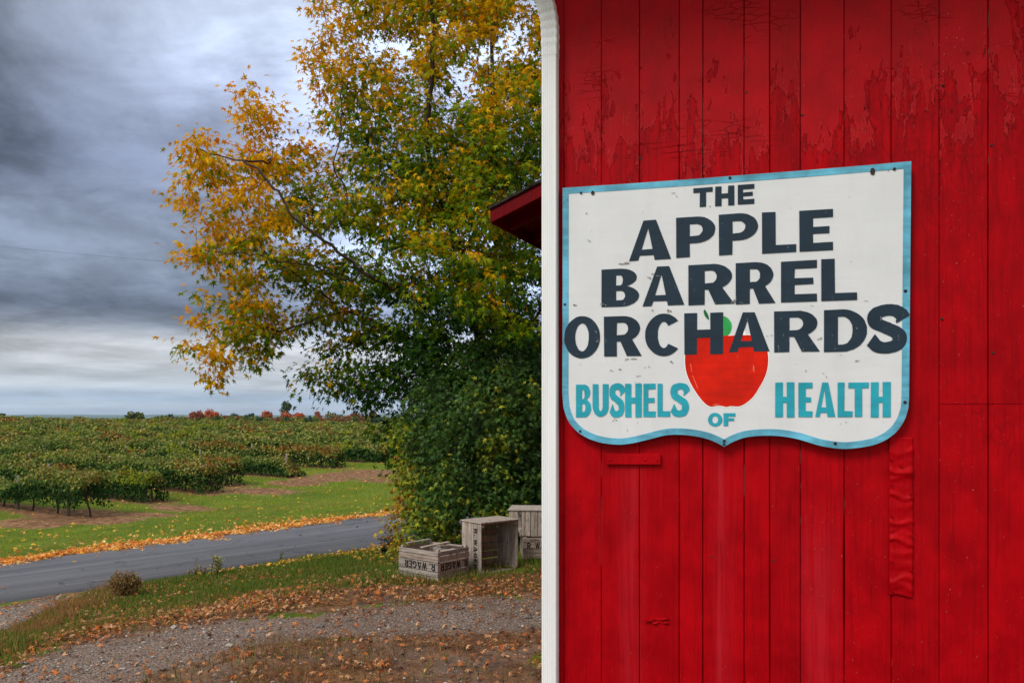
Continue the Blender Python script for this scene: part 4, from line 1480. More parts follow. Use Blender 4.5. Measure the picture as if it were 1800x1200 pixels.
def make_crate(root, L, Wd, H, rows, broken=False, seam=0.006, side_text=None, end_text=None, lid=False, missing=(), post_top=True):
    th = 0.012

    def slats(name, axis, sgn, skip=()):
        m_ = MB()
        for i in range(len(rows) - 1):
            if i in skip: continue
            z0 = H * rows[i] + seam / 2; z1 = H * rows[i + 1] - seam / 2
            j = random.uniform(-0.0015, 0.0015); e1 = random.uniform(-0.004, 0.004)
            c = wood_col()
            if axis == 'y':
                y0 = sgn * Wd / 2; y1 = sgn * (Wd / 2 - th)
                m_.box(-L / 2 + e1, L / 2 + e1, min(y0, y1) + j, max(y0, y1) + j, z0, z1, c, None, 0.0015)
            else:
                x0 = sgn * L / 2; x1 = sgn * (L / 2 - th)
                m_.box(min(x0, x1) + j, max(x0, x1) + j, -Wd / 2 + th + .001 + e1 * 0.1, Wd / 2 - th - .001 + e1 * 0.1, z0, z1, c, None, 0.0015)
        return m_.build(name, M_wood, root, vcol=True)
    s1 = slats('side_panel', 'y', -1, missing)
    s2 = slats('side_panel', 'y', 1)
    e1 = slats('end_panel', 'x', 1)
    slats('end_panel', 'x', -1)
    m_ = MB()
    nb = 4
    if lid and side_text and side_text[1] < -0.15:               # boards across the back of the upended crate
        for i in range(6):
            x0 = -L / 2 + th + 0.002 + (L - 2 * th - 0.004) * i / 6; x1 = x0 + (L - 2 * th - 0.004) / 6 - 0.010
            m_.box(x0, x1, -Wd / 2 + th + 0.002, Wd / 2 - th - 0.002, 0.0, 0.011, wood_col(), None, 0.0015)
        nb = 0
    for i in range(nb):
        y0 = -Wd / 2 + th + 0.002 + (Wd - 2 * th - 0.004) * i / nb; y1 = y0 + (Wd - 2 * th - 0.004) / nb - 0.008
        m_.box(-L / 2 + th + 0.002, L / 2 - th - 0.002, y0, y1, 0.0, 0.011, wood_col(), None, 0.0015)
    m_.build('bottom', M_wood, root, vcol=True)
    for sx_ in (-1, 1):
        for sy_ in (-1, 1):
            m_ = MB()
            x0 = sx_ * (L / 2 - th - 0.002); x1 = sx_ * (L / 2 - th - 0.030)
            y0 = sy_ * (Wd / 2 - th - 0.002); y1 = sy_ * (Wd / 2 - th - 0.030)
            m_.box(min(x0, x1), max(x0, x1), min(y0, y1), max(y0, y1), 0.012, H + (0.004 if post_top else -0.02), wood_col(), None, 0.002)
            m_.build('corner_post', M_wood, root, vcol=True)
    if broken:
        for (xa_, ya_, xb_, yb_, zz_) in ((-L / 2 + 0.02, -Wd * 0.30, -L / 2 + 0.02, Wd * 0.44, H + 0.012), (0.03, -Wd / 2 + 0.02, 0.0, Wd / 2 - 0.01, H + 0.006), (-L * 0.22, Wd * 0.36, L * 0.42, Wd * 0.40, H - 0.01),
                                        (L * 0.20, -Wd * 0.1, L * 0.22, Wd * 0.42, H - 0.05)):
            m_ = MB()
            d = Vector((xb_ - xa_, yb_ - ya_, 0)); ln = d.length
            Mx = Matrix.Translation(((xa_ + xb_) / 2, (ya_ + yb_) / 2, zz_)) @ Matrix.Rotation(math.atan2(d.y, d.x), 4, 'Z')
            m_.box(-ln / 2, ln / 2, -0.022, 0.022, -0.005, 0.006, wood_col(), Mx, 0.0015)
            m_.build('cross_slat', M_wood, root, vcol=True)
    if lid:
        m_ = MB(); m_.box(L / 2 + 0.001, L / 2 + 0.014, -Wd / 2 - 0.014, Wd / 2 + 0.012, -0.012, H + 0.012, wood_col(), None, 0.002)
        m_.build('end_board', M_wood, root, vcol=True)
    if side_text: crate_text(s1 if side_text[0] == '-y' else s2, side_text[0], Wd / 2, *side_text[1:])
    if end_text: crate_text(e1, '+x', L / 2, *end_text)
    return root


# first: upside down, lettering inverted, open with loose slats across
cA = empty('apple_crate', 'grey wooden crate with upside-down lettering and loose slats across its open top', 'crate', (-0.797, 8.145, float(gz(-0.797, 8.1)) - 0.004), (0, 0, math.atan2(-0.623, 0.782)), 'wooden apple crates beside the bush')
make_crate(cA, 0.554, 0.457, 0.305, [0.0, .135, .30, .60, .80, .96], True, 0.007,
           ('-y', -0.20, 0.235, 0.100, 0.172, True), (-0.205, 0.20, 0.100, 0.172, True), post_top=True)
# second: standing on its end, mouth towards us
nB = Vector((0.64, -0.766, 0)).normalized()
pl = Vector((-0.316, 8.2, 0)); pr = Vector((0.067, 8.52, 0))
mid = (pl + pr) / 2
Wb = (pr - pl).length
xB = Vector((0, 0, 1)); yB = nB.cross(xB)
RB = Matrix((xB, yB, nB)).transposed()
Hb, Lb = 0.34, 0.525
orgB = mid - nB * Hb
cB = empty('apple_crate', 'grey wooden crate stood on end showing its empty inside', 'crate', (orgB.x, orgB.y, float(gz(mid.x, mid.y)) + Lb / 2 - 0.005), RB, 'wooden apple crates beside the bush')
make_crate(cB, Lb, Wb, Hb, [0.0, .28, .52, .60, .83, 1.0], False, 0.005, ('+y', -0.205, 0.225, 0.60 * Hb + 0.012, 0.83 * Hb - 0.012, False), lid=True)
# third: right way up behind, half hidden by the downspout
cC_loc = Vector((0.115 + 0.26, 8.95 + 0.23, 0))
cC = empty('apple_crate', 'grey wooden crate beside the downspout with another crate standing on it', 'crate', (cC_loc.x, cC_loc.y, float(gz(0.3, 9.1)) + 0.005), (0, 0, R(4)), 'wooden apple crates beside the bush')
make_crate(cC, 0.53, 0.44, 0.245, [0.0, .28, .48, .78, 1.0], False, 0.006, ('-y', -0.22, 0.13, 0.118, 0.190, False))
crate_text(cC.children[0], '-y', 0.22, -0.185, -0.085, 0.206, 0.226, False, 0, "CAPA")
# fourth: on top of the third, on its end
nD = Vector((-0.10, -0.995, 0)).normalized()
yD = Vector((0, 0, 1)).cross(Vector((1, 0, 0)))
xD = Vector((0, 0, 1)); zD = Vector((0.995, -0.10, 0)).normalized(); yD = zD.cross(xD)
# local -y faces the viewer
zD = -zD; yD = zD.cross(xD)
RD_ = Matrix((xD, yD, zD)).transposed()
zt = float(gz(0.3, 9.1)) + 0.005 + 0.252
cD = empty('apple_crate', 'topmost wooden crate set on end over the lettered crate by the downspout', 'crate', (-0.015 + 0.42, 8.92 + 0.26, zt + 0.147), RD_, 'wooden apple crates beside the bush')
make_crate(cD, 0.29, 0.44, 0.42, [0.0, .22, .42, .56, .66, .74, 1.0], False, 0.007, ('+y', -0.10, 0.12, 0.86 * 0.42, 0.95 * 0.42, False), lid=True, missing=(4,))


# ------------------------------------------------------------------ maple tree
def grow(skeleton, targets, root_idx_pen=0.22, seg=0.28, sag=0.06, seed=3):
    """hang twig tips on the nearest limb: returns nodes, parents, tip indices"""
    r_ = np.random.default_rng(seed)
    P, par, dist = [], [], []
    for line, src in skeleton:
        prev = src
        if src is None:
            P.append(np.array(line[0])); par.append(-1); dist.append(0.0); prev = 0
            pts = line[1:]
        else:
            # branch off the nearest existing node to the first point
            d = np.linalg.norm(np.array(P) - np.array(line[0]), axis=1)
            prev = int(np.argmin(d)); pts = line
        cur = [P[prev]] + [np.array(p) for p in pts]
        sm = catmull(np.array(cur), 7)[1:]
        wv = np.cumsum(r_.normal(size=sm.shape) * 0.022, 0)
        sm = sm + (wv - np.linspace(0, 1, len(sm))[:, None] * wv[-1])
        for q in sm:
            if np.linalg.norm(q - P[prev]) < 0.06: continue
            P.append(q); par.append(prev); dist.append(dist[prev] + np.linalg.norm(q - P[prev])); prev = len(P) - 1
    nmax = len(P) + len(targets) * 14
    A = np.zeros((nmax, 3)); A[:len(P)] = P
    DD = np.zeros(nmax); DD[:len(P)] = dist
    n = len(P); n0 = n
    root = A[0]
    order = np.argsort(np.min(np.linalg.norm(targets[:, None, :] - A[None, :n0:3, :], axis=2), axis=1))
    tips = []
    for ti in order:
        T = targets[ti]
        v = T[None] - A[:n]
        d = np.linalg.norm(v, axis=1)
        # twigs prefer to climb and to leave away from the trunk
        score = d + root_idx_pen * DD[:n] * 0.5 + 0.30 * np.clip(-v[:, 2], 0, None)
        j = int(np.argmin(score))
        k = max(1, int(d[j] / seg))
        prev = j
        for s in range(1, k + 1):
            u = s / k
            q = A[j] + (T - A[j]) * u
            q = q + r_.normal(size=3) * 0.03 * math.sin(math.pi * u)
            q[2] += 0.10 * d[j] * math.sin(math.pi * u)
            A[n] = q; par.append(prev); DD[n] = DD[prev] + np.linalg.norm(q - A[prev]); prev = n; n += 1
            if n >= nmax - 20: break
        tips.append(prev)
    return A[:n], np.array(par), np.array(tips), order


def tubes_from_tree(A, par, rmin, kpow, rmax, name, mat, parent, sides=5, skip_below=0.0):
    n = len(A)
    cnt = np.zeros(n)
    kids = [[] for _ in range(n)]
    for i in range(n):
        if par[i] >= 0: kids[par[i]].append(i)
    leafs = [i for i in range(n) if not kids[i]]
    for i in range(n - 1, -1, -1):
        if not kids[i]: cnt[i] = 1
        if par[i] >= 0: cnt[par[i]] += cnt[i]
    rad = np.minimum(rmin * cnt ** kpow, rmax)
    m_ = MB()
    done = set()

    def chain(i):
        # follow the fattest child
        out = [i]
        while kids[out[-1]]:
            out.append(max(kids[out[-1]], key=lambda q: cnt[q]))
        return out
    stack = [0]
    while stack:
        s = stack.pop()
        ch = chain(s)
        pts = [A[c] for c in ch]; rr = [rad[c] for c in ch]
        if par[s] >= 0:
            pts = [A[par[s]]] + pts; rr = [rr[0]] + rr
        sd = 9 if rr[0] > 0.05 else (6 if rr[0] > 0.015 else 4)
        if len(pts) > 1: m_.tube(pts, rr, sd, caps=False)
        for c in ch:
            for q in kids[c]:
                if q not in ch: stack.append(q)
    return m_.build(name, mat, parent, True), rad


SIL = [(556, -20), (560, 8), (547, 24), (580, 58), (536, 84), (529, 140), (556, 172), (548, 215), (556, 248), (528, 258), (506, 215), (500, 165), (478, 172), (430, 128), (412, 192), (446, 226), (420, 246),
       (352, 222), (318, 262), (291, 340), (330, 388), (345, 424), (300, 445), (318, 466), (352, 482), (344, 540), (347, 580), (314, 615), (352, 650), (370, 678), (402, 652), (445, 668), (478, 628),
       (520, 604), (545, 566), (562, 600), (530, 640), (511, 690), (560, 694), (600, 714), (632, 740), (668, 790), (700, 850), (800, 890), (1000, 880), (1130, 700), (1180, 480), (1170, 150), (1080, -120),
       (950, -330), (800, -360), (660, -220)]
GAPS = [(505, 612, 34, 20), (585, 640, 16, 14), (655, 85, 16, 26), (612, 395, 18, 12), (700, 60, 14, 20), (480, 330, 18, 10), (430, 600, 20, 8), (560, 330, 18, 10), (640, 255, 14, 10), (905, 210, 12, 25)]


def poly_dist(poly, X, Y):
    P = np.asarray(poly, float); Q = np.roll(P, -1, 0)
    d = np.full(X.shape, 1e9)
    for (a, b_) in zip(P, Q):
        ab = b_ - a
        t = np.clip(((X - a[0]) * ab[0] + (Y - a[1]) * ab[1]) / (ab @ ab), 0, 1)
        d = np.minimum(d, np.hypot(X - a[0] - ab[0] * t, Y - a[1] - ab[1] * t))
    return d


TD = 12.0
NT_ = 2150
cx_, cy_, cz_ = [], [], []
cand = 90000
X = rng.uniform(285, 1190, cand); Y = rng.uniform(-360, 890, cand)
ok = inside(SIL, X, Y)
for (gx_, gy_, ra, rb) in GAPS:
    ok &= ((X - gx_) / ra) ** 2 + ((Y - gy_) / rb) ** 2 > 1
nzv = vnoise(X / 42, Y / 42, 81)
ok &= nzv + rng.uniform(-0.15, 0.15, cand) > 0.33
dE = poly_dist(SIL, X, Y)
ok &= dE > 3
ok &= (Y < 700) | (rng.uniform(0, 1, cand) < 0.55)
ok &= (X < 960) | (rng.uniform(0, 1, cand) < 0.55)
X, Y, dE = X[ok], Y[ok], dE[ok]
X, Y, dE = X[:6000], Y[:6000], dE[:6000]
half = np.minimum(2.7, 0.25 + dE / F * TD * 0.95)
lean = -0.9 * smooth01((560 - X) / 270)                     # the long left limbs reach a little towards us
dep = TD + lean + half * rng.uniform(-1, 1, len(X))
T = np.stack([(X - CX) / F * dep, dep, EYE + (HY - Y) / F * dep], -1)
# thin to an even spacing
keep, cell = [], {}
mind = 0.275
for i in range(len(T)):
    k = tuple((T[i] // mind).astype(int))
    bad = False
    for a in (-1, 0, 1):
        for b_ in (-1, 0, 1):
            for c in (-1, 0, 1):
                for j in cell.get((k[0] + a, k[1] + b_, k[2] + c), ()):
                    if np.sum((T[i] - T[j]) ** 2) < mind * mind: bad = True
    if not bad:
        cell.setdefault(k, []).append(i); keep.append(i)
keep = keep[:NT_]
T, TX, TY, TE = T[keep], X[keep], Y[keep], dE[keep]


def px3(lst):
    return [np.array(pix(a, b_, d)) for a, b_, d in lst]


base_t = ground(872, 955)
SK = [([np.array((base_t.x, 11.9, float(gz(base_t.x, 11.9)) - 0.1))] + px3([(866, 860, 11.95), (858, 760, 12), (850, 660, 12)]), None),
      (px3([(838, 560, 12), (818, 460, 12), (790, 380, 11.9), (752, 290, 10.9), (755, 180, 10.7), (752, 80, 10.6), (758, -120, 11.0)]), 1),
      (px3([(720, 250, 10.7), (672, 205, 10.6), (589, 150, 10.8), (552, 60, 11.1)]), 1),
      (px3([(800, 600, 11.9), (740, 540, 11.2), (690, 512, 10.8), (630, 472, 10.5), (536, 402, 10.3), (470, 335, 10.3), (414, 286, 10.5), (345, 262, 10.8)]), 1),
      (px3([(624, 484, 10.6), (560, 465, 10.5), (513, 455, 10.4), (420, 440, 10.5), (335, 452, 10.9)]), 1),
      (px3([(790, 640, 12), (740, 610, 11.8), (670, 575, 11.6), (600, 552, 11.4), (501, 574, 11.2), (420, 590, 11.1), (365, 655, 11.0)]), 1),
      (px3([(610, 350, 10.7), (586, 291, 10.6), (594, 221, 10.7), (600, 130, 11.2)]), 1),
      (px3([(480, 290, 11.0), (445, 200, 10.9), (432, 145, 10.9)]), 1),
      (px3([(872, 560, 12.3), (878, 450, 12.3), (869, 332, 10.9), (872, 233, 10.7), (863, 145, 10.7), (872, -100, 12.0)]), 1),
      (px3([(930, 560, 12.6), (1010, 420, 12.8), (1070, 250, 12.9), (1080, 60, 12.9)]), 1),
      (px3([(880, 620, 13.0), (900, 480, 13.6), (880, 300, 14.0), (840, 100, 14.1)]), 1),
      (px3([(800, 560, 12.9), (740, 430, 13.5), (690, 300, 13.7)]), 1),
      (px3([(960, 640, 12.4), (1060, 600, 12.6)]), 1),
      (px3([(780, 690, 11.5), (700, 690, 11.2), (620, 690, 11.1)]), 1)]
A, par, tips, order = grow(SK, T)
tree = empty('maple_tree', 'tall maple turning from green to orange beside the barn', 'tree', (base_t.x, 11.9, float(gz(base_t.x, 11.9))))
tl = np.array(tree.location)
tr_obj, rad = tubes_from_tree(A - tl, par, 0.0032, 0.50, 0.21, 'trunk', M_bark, tree)
tr_obj['label'] = 'dark forking trunk and limbs'

# leaves: sprays round each twig tip and along the twig behind it
LP, LD, LN, LC, LS = [], [], [], [], []
C_or = np.array([srgb(226, 158, 26), srgb(234, 174, 36), srgb(218, 138, 26), srgb(238, 186, 54)])
C_ye = np.array([srgb(222, 172, 30), srgb(232, 188, 44), srgb(200, 156, 26)])
C_yg = np.array([srgb(136, 148, 34), srgb(160, 160, 38), srgb(112, 134, 32)])
C_gr = np.array([srgb(96, 128, 32), srgb(114, 140, 36), srgb(82, 114, 32)])
C_dg = np.array([srgb(48, 80, 30), srgb(58, 92, 34), srgb(40, 70, 28)])
for k, ti in enumerate(tips):
    t = order[k]
    px_t, py_t, de = TX[t], TY[t], TE[t]
    p = A[ti]
    q = A[par[ti]] if par[ti] >= 0 else p
    dirv = p - q
    ln = np.linalg.norm(dirv)
    dirv = dirv / ln if ln > 1e-6 else np.array([0, 0, 1.0])
    # how far this spray has turned
    y = 0.50 + 0.30 * smooth01((700 - px_t) / 330) + 0.26 * smooth01((330 - py_t) / 300) - 0.50 * smooth01((py_t - 400) / 330) * smooth01((px_t - 440) / 200) - 0.06
    y -= 0.08 * smooth01((de - 50) / 120) * (py_t > 250)
    y += 0.15 * (1 - smooth01(de / 40))
    for (bx, by, br, am) in ((790, 320, 60, .34), (745, 450, 65, .30), (690, 350, 70, .22), (870, 500, 70, .32), (900, 370, 45, .25), (640, 575, 50, .26), (610, 640, 60, .22), (880, 560, 50, .2), (700, 480, 60, .15)):
        y += am * math.exp(-(((px_t - bx) / br) ** 2 + ((py_t - by) / br) ** 2)) * (1.0 if p[1] < TD else 0.4)
    y -= 0.14 * smooth01((py_t - 400) / 120) * (1 - smooth01((px_t - 480) / 130))
    y -= 0.12 * smooth01((px_t - 490) / 130) * smooth01((py_t - 110) / 190)
    y += 0.06 * (px_t < 600)
    y += rng.normal() * 0.10 + 0.46 * (vnoise(px_t / 38, py_t / 38, 83) - 0.5) - 0.02
    nl = int(rng.integers(40, 56))
    if py_t > 560 and px_t > 600: nl += 5
    back = rng.uniform(0, 1, nl) ** 1.3
    along = p[None] - dirv[None] * (back * min(0.55, max(0.25, ln * 1.6)))[:, None]
    off = rng.normal(size=(nl, 3)) * np.array((0.125, 0.125, 0.070))
    pos = along + off + dirv[None] * rng.uniform(0, 0.10, nl)[:, None]
    d = off * 4 + dirv[None] * 0.6 + rng.normal(size=(nl, 3)) * 0.35
    d[:, 2] -= 0.75
    nn = rng.normal(size=(nl, 3)) * 0.5
    nn[:, 2] += 0.75; nn[:, 1] -= 0.28; nn[:, 0] -= 0.12
    yl = y + rng.normal(size=nl) * 0.06 + 2.3 * off[:, 2]
    warm = 0.60 if px_t < 590 else 0.36
    for v in yl:
        if v > 0.80: c = C_or[rng.integers(4)] if rng.uniform() < warm else C_ye[rng.integers(3)]
        elif v > 0.60: c = C_or[rng.integers(4)] if rng.uniform() < warm * 0.55 else C_ye[rng.integers(3)]
        elif v > 0.33: c = C_yg[rng.integers(3)]
        elif v > 0.12: c = C_gr[rng.integers(3)]
        else: c = C_dg[rng.integers(3)]
        LC.append(c * rng.uniform(0.8, 1.12))
    LP.append(pos); LD.append(d); LN.append(nn); LS.append(rng.uniform(0.058, 0.102, nl))
LP = np.concatenate(LP) - tl; LD = np.concatenate(LD); LN = np.concatenate(LN); LS = np.concatenate(LS); LC = np.array(LC)
V, Fa, Cc = leaves(LP, LD, LN, LS, MAPLE_V, MAPLE_F, LC)
cr = mesh_obj('crown', V, Fa, M_leaf, tree, Cc)
cr['label'] = 'orange and yellow leaves outside, green within'
print('maple leaves', len(LP), 'twigs', len(tips))

# ------------------------------------------------------------------ dense bush under the tree
BSIL = [(694, 962), (680, 930), (700, 885), (696, 845), (708, 800), (690, 770), (704, 720), (724, 690), (770, 640), (860, 590), (960, 590), (1060, 640), (1110, 760), (1110, 880), (1060, 972), (900, 985), (780, 985), (720, 985)]
cand = 40000
X = rng.uniform(660, 1115, cand); Y = rng.uniform(585, 985, cand)
ok = inside(BSIL, X, Y) & (vnoise(X / 26, Y / 26, 91) > 0.30)
X, Y = X[ok], Y[ok]
dE = poly_dist(BSIL, X, Y)
half = np.minimum(1.1, 0.15 + dE / F * 10.6 * 1.5)
dep = 10.75 + half * rng.uniform(-1, 1, len(X)) + 0.35 * smooth01((X - 900) / 200)
T = np.stack([(X - CX) / F * dep, dep, EYE + (HY - Y) / F * dep], -1)
okz = T[:, 2] > gz(T[:, 0], T[:, 1]) + 0.04
T, X, Y, dE = T[okz], X[okz], Y[okz], dE[okz]
keep, cell = [], {}
mind = 0.135
for i in range(len(T)):
    k = tuple((T[i] // mind).astype(int))
    bad = False
    for a in (-1, 0, 1):
        for b_ in (-1, 0, 1):
            for c in (-1, 0, 1):
                for j in cell.get((k[0] + a, k[1] + b_, k[2] + c), ()):
                    if np.sum((T[i] - T[j]) ** 2) < mind * mind: bad = True
    if not bad:
        cell.setdefault(k, []).append(i); keep.append(i)
keep = keep[:3600]
T, X, Y, dE = T[keep], X[keep], Y[keep], dE[keep]
bb = np.array((-0.55, 10.75, float(gz(-0.55, 10.75))))
bush = empty('shrub', 'dense dark green shrub under the maple behind the crates', 'shrub', tuple(bb))
SKB = [([bb + np.array((0, 0, -0.05)), bb + np.array((0.02, 0, 0.5))], None)]
for k in range(9):
    a = rng.uniform(0, 2 * math.pi)
    SKB.append(([bb + np.array((0.25 * math.cos(a), 0.2 * math.sin(a), 0.45)), bb + np.array((0.7 * math.cos(a), 0.5 * math.sin(a), 1.2)), bb + np.array((1.0 * math.cos(a), 0.6 * math.sin(a), 2.0))], 1))
A2, par2, tips2, order2 = grow(SKB, T, 0.22, 0.2, 0.04, 9)
st, _ = tubes_from_tree(A2 - bb, par2, 0.0026, 0.48, 0.07, 'stems', M_twig, bush)
LP, LD, LN, LC, LS = [], [], [], [], []
for k, ti in enumerate(tips2):
    t = order2[k]
    p = A2[ti]
    px_t, py_t = X[t], Y[t]
    y = 0.13 + 0.25 * (1 - smooth01((px_t - 690) / 62)) * smooth01((py_t - 730) / 60) + 0.42 * (vnoise(px_t / 26, py_t / 26, 95) - 0.45) + 0.13 * smooth01((py_t - 820) / 60) * (1 - smooth01((px_t - 760) / 60))
    for (bx, by, br, am) in ((880, 800, 40, .16), (830, 690, 40, .12), (900, 880, 26, .14), (780, 880, 45, .10)):
        y += am * math.exp(-(((px_t - bx) / br) ** 2 + ((py_t - by) / br) ** 2))
    nl = int(rng.integers(17, 24))
    off = rng.normal(size=(nl, 3)) * 0.065
    pos = p[None] + off
    d = off * 5 + rng.normal(size=(nl, 3)) * 0.5
    d[:, 2] -= 0.35
    nn = rng.normal(size=(nl, 3)) * 0.5
    nn[:, 2] += 0.7; nn[:, 1] -= 0.35
    for v in y + rng.normal(size=nl) * 0.07:
        if v > 0.52: c = C_ye[rng.integers(3)] * 0.75 if rng.uniform() < 0.45 else np.array(srgb(136, 92, 42))
        elif v > 0.33: c = C_yg[rng.integers(3)]
        elif v > 0.15: c = np.array(srgb(70, 104, 38)) * rng.uniform(0.8, 1.2)
        else: c = C_dg[rng.integers(3)]
        LC.append(c * rng.uniform(0.78, 1.15))
    LP.append(pos); LD.append(d); LN.append(nn); LS.append(rng.uniform(0.040, 0.078, nl))
LP = np.concatenate(LP) - bb; LD = np.concatenate(LD); LN = np.concatenate(LN); LS = np.concatenate(LS); LC = np.array(LC)
V, Fa, Cc = leaves(LP, LD, LN, LS, MAPLE_V, MAPLE_F, LC, LS * 1.0)
fo = mesh_obj('foliage', V, Fa, M_bush, bush, Cc)
fo['label'] = 'dark green leaves with a yellowing left edge'
print('bush leaves', len(LP))


# ------------------------------------------------------------------ vineyard
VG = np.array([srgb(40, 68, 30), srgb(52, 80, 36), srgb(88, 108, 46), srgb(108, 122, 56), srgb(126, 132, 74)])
VB = np.array([srgb(134, 104, 52), srgb(118, 88, 46), srgb(142, 116, 58), srgb(136, 76, 42)])
VY = np.array([srgb(146, 144, 66), srgb(162, 154, 82), srgb(168, 156, 104)])
row_labels = [
    'front vine row at the lawn with bare trunks and grey posts showing',
    'vine row behind the front one, ending in a dark clump over bare earth',
    'third vine row from the road, its end vine spreading low on one thin trunk',
    'fourth vine row from the road, its end a tall drooping green column',
    'fifth vine row from the road, ending in a long slope of leaves to the ground',
    'sixth vine row, tall square dark end standing over pale bare soil']
for ri, (ex, ey) in enumerate(row_ends):
    L = row_len(ex, ey)
    n_seg = int(L / 0.5) + 1
    P_l, S_l = [], []
    cur = 0.0
    # leaf counts fall with distance as leaves grow smaller than a pixel
    ss = []
    step_ = 1.0
    while cur < L:
        dd = ey + cur * ROWD[1]
        dens = 2000 * (24.0 / dd) ** 1.3
        if ri > 6: dens *= 0.75
        n = max(10, int(dens * step_))
        ss.append(rng.uniform(cur, min(cur + step_, L), n))
        cur += step_
    s = np.concatenate(ss)
    n = len(s)
    th_ = rng.uniform(-1.0, 1.0, n)
    th_ = np.sign(th_) * np.abs(th_) ** 0.9 * R(128)
    plant = vnoise(s / 2.1, ri * 7.3, 101); plant2 = vnoise(s / 0.42, ri * 3.1 + th_ * 1.4, 102)
    top = 0.72 + 0.58 * plant + 0.36 * (plant2 - 0.5)
    droop = np.exp(-(s / 0.65) ** 2)
    low = 0.10 - 0.20 * vnoise(s / 0.9, ri * 5.7, 103) - 0.30 * droop * (0.5 + 0.5 * (ri % 2))
    if ri == 0: low = low + 0.26
    halfw = 0.38 + 0.20 * plant + 0.10 * (plant2 - 0.5)
    rr = np.sqrt(rng.uniform(0.22, 1.0, n))
    cz = (top + low) / 2 + 0.10
    zz_ = np.where(np.cos(th_) > 0, cz + (top - cz) * np.cos(th_) * rr, cz + (cz - low) * np.cos(th_) * rr * 1.45)
    across = halfw * np.sin(th_) * rr
    # stray shoots over the top
    stray = rng.uniform(0, 1, n) < 0.05
    zz_ = zz_ + np.where(stray, rng.uniform(0.0, 0.22, n), 0)
    if ri == 4:
        zz_ = zz_ * np.clip(0.25 + s / 1.7, 0, 1)
    x = ex + ROWD[0] * s + ROWC[0] * across; y = ey + ROWD[1] * s + ROWC[1] * across
    g0 = gz(x, y)
    keep = zz_ > 0.05
    thin = vnoise(s / 0.35, th_ * 3 + ri, 104) > 0.13
    keep &= thin
    pos = np.stack([x, y, g0 + zz_], -1)[keep]
    thk, sk, pk = th_[keep], s[keep], plant[keep]
    n = len(pos)
    outv = np.stack([ROWC[0] * np.sin(thk), ROWC[1] * np.sin(thk), np.cos(thk)], -1)
    nn = outv * 1.2 + rng.normal(size=(n, 3)) * 0.38
    nn[:, 2] += 0.15
    d = rng.normal(size=(n, 3)) * 0.6; d[:, 2] -= 0.8
    dd = pos[:, 1]
    size = rng.uniform(0.060, 0.10, n) * (dd / 24.0) ** 0.65
    patch = vnoise(pos[:, 0] / 2.3, pos[:, 1] / 3.5, 105)
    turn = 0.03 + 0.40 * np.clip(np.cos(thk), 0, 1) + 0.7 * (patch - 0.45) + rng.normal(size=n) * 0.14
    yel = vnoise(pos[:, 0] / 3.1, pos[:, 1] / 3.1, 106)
    C = np.where((turn > 0.62)[:, None], VB[rng.integers(0, 4, n)], np.where(((turn > 0.42) & (rng.uniform(0, 1, n) < 0.55))[:, None], VY[rng.integers(0, 3, n)], VG[np.clip((1.0 + 3.2 * np.cos(thk) + rng.normal(size=n) * 0.9).astype(int), 0, 4)]))  # greens run from dark sides to light tops: shading put into leaf colour
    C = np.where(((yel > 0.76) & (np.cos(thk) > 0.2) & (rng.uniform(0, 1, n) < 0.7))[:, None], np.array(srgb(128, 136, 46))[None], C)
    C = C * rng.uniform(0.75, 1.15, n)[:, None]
    b0 = np.array((ex, ey, float(gz(ex, ey))))
    if ri < 6:
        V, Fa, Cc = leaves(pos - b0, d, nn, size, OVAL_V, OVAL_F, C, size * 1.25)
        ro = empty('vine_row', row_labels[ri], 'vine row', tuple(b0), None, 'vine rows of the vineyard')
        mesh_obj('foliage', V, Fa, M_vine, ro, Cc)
        # each vine's trunk, each post
        tt = 0.25
        rr_ = random.Random(ri * 13 + 1)
        while tt < min(L, 16):
            px_b = np.array((ex, ey)) + ROWD * tt
            zb_ = float(gz(*px_b))
            m_ = MB()
            lx = rr_.uniform(-0.22, 0.22); ly = rr_.uniform(-0.1, 0.1)
            base_ = Vector((px_b[0], px_b[1], zb_ - 0.03)) - Vector(b0)
            pts = [base_, base_ + Vector((lx * 0.3 + rr_.uniform(-.03, .03), ly * .3, 0.22)), base_ + Vector((lx * 0.6 + rr_.uniform(-.04, .04), ly * .6, 0.45)), base_ + Vector((lx, ly, 0.85))]
            m_.tube([tuple(q) for q in catmull(np.array(pts), 4)], list(np.linspace(0.036, 0.018, 13)), 6, caps=False)
            m_.build('vine_trunk', M_bark, ro, True)
            tt += rr_.uniform(1.3, 1.9)
        tt = 2.0 if ri == 0 else 0.5
        if ri == 0: tt = 1.15
        while tt < min(L, 16):
            px_b = np.array((ex, ey)) + ROWD * tt - ROWC * 0.10
            zb_ = float(gz(*px_b))
            m_ = MB()
            m_.tube([(px_b[0] - b0[0], px_b[1] - b0[1], zb_ - b0[2] - 0.05), (px_b[0] - b0[0] + 0.01, px_b[1] - b0[1], zb_ - b0[2] + 0.6), (px_b[0] - b0[0] + 0.015, px_b[1] - b0[1], zb_ - b0[2] + 1.02)], [0.050, 0.047, 0.045], 8)
            m_.build('post', M_post, ro, True)
            tt += 2.6 if ri == 0 else 5.5
    else:
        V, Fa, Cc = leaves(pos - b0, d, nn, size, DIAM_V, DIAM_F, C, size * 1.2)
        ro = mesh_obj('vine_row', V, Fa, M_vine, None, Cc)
        ro.location = tuple(b0)
        lab = {6: 'first vine row behind the square-ended one, its end partly behind the tree',
               len(row_ends) - 1: 'last thin line of vines along the crest against the far trees'}.get(ri, 'one of the far autumn vine rows merging together towards the skyline')
        tag(ro, lab, 'vine row', 'vine rows of the vineyard')


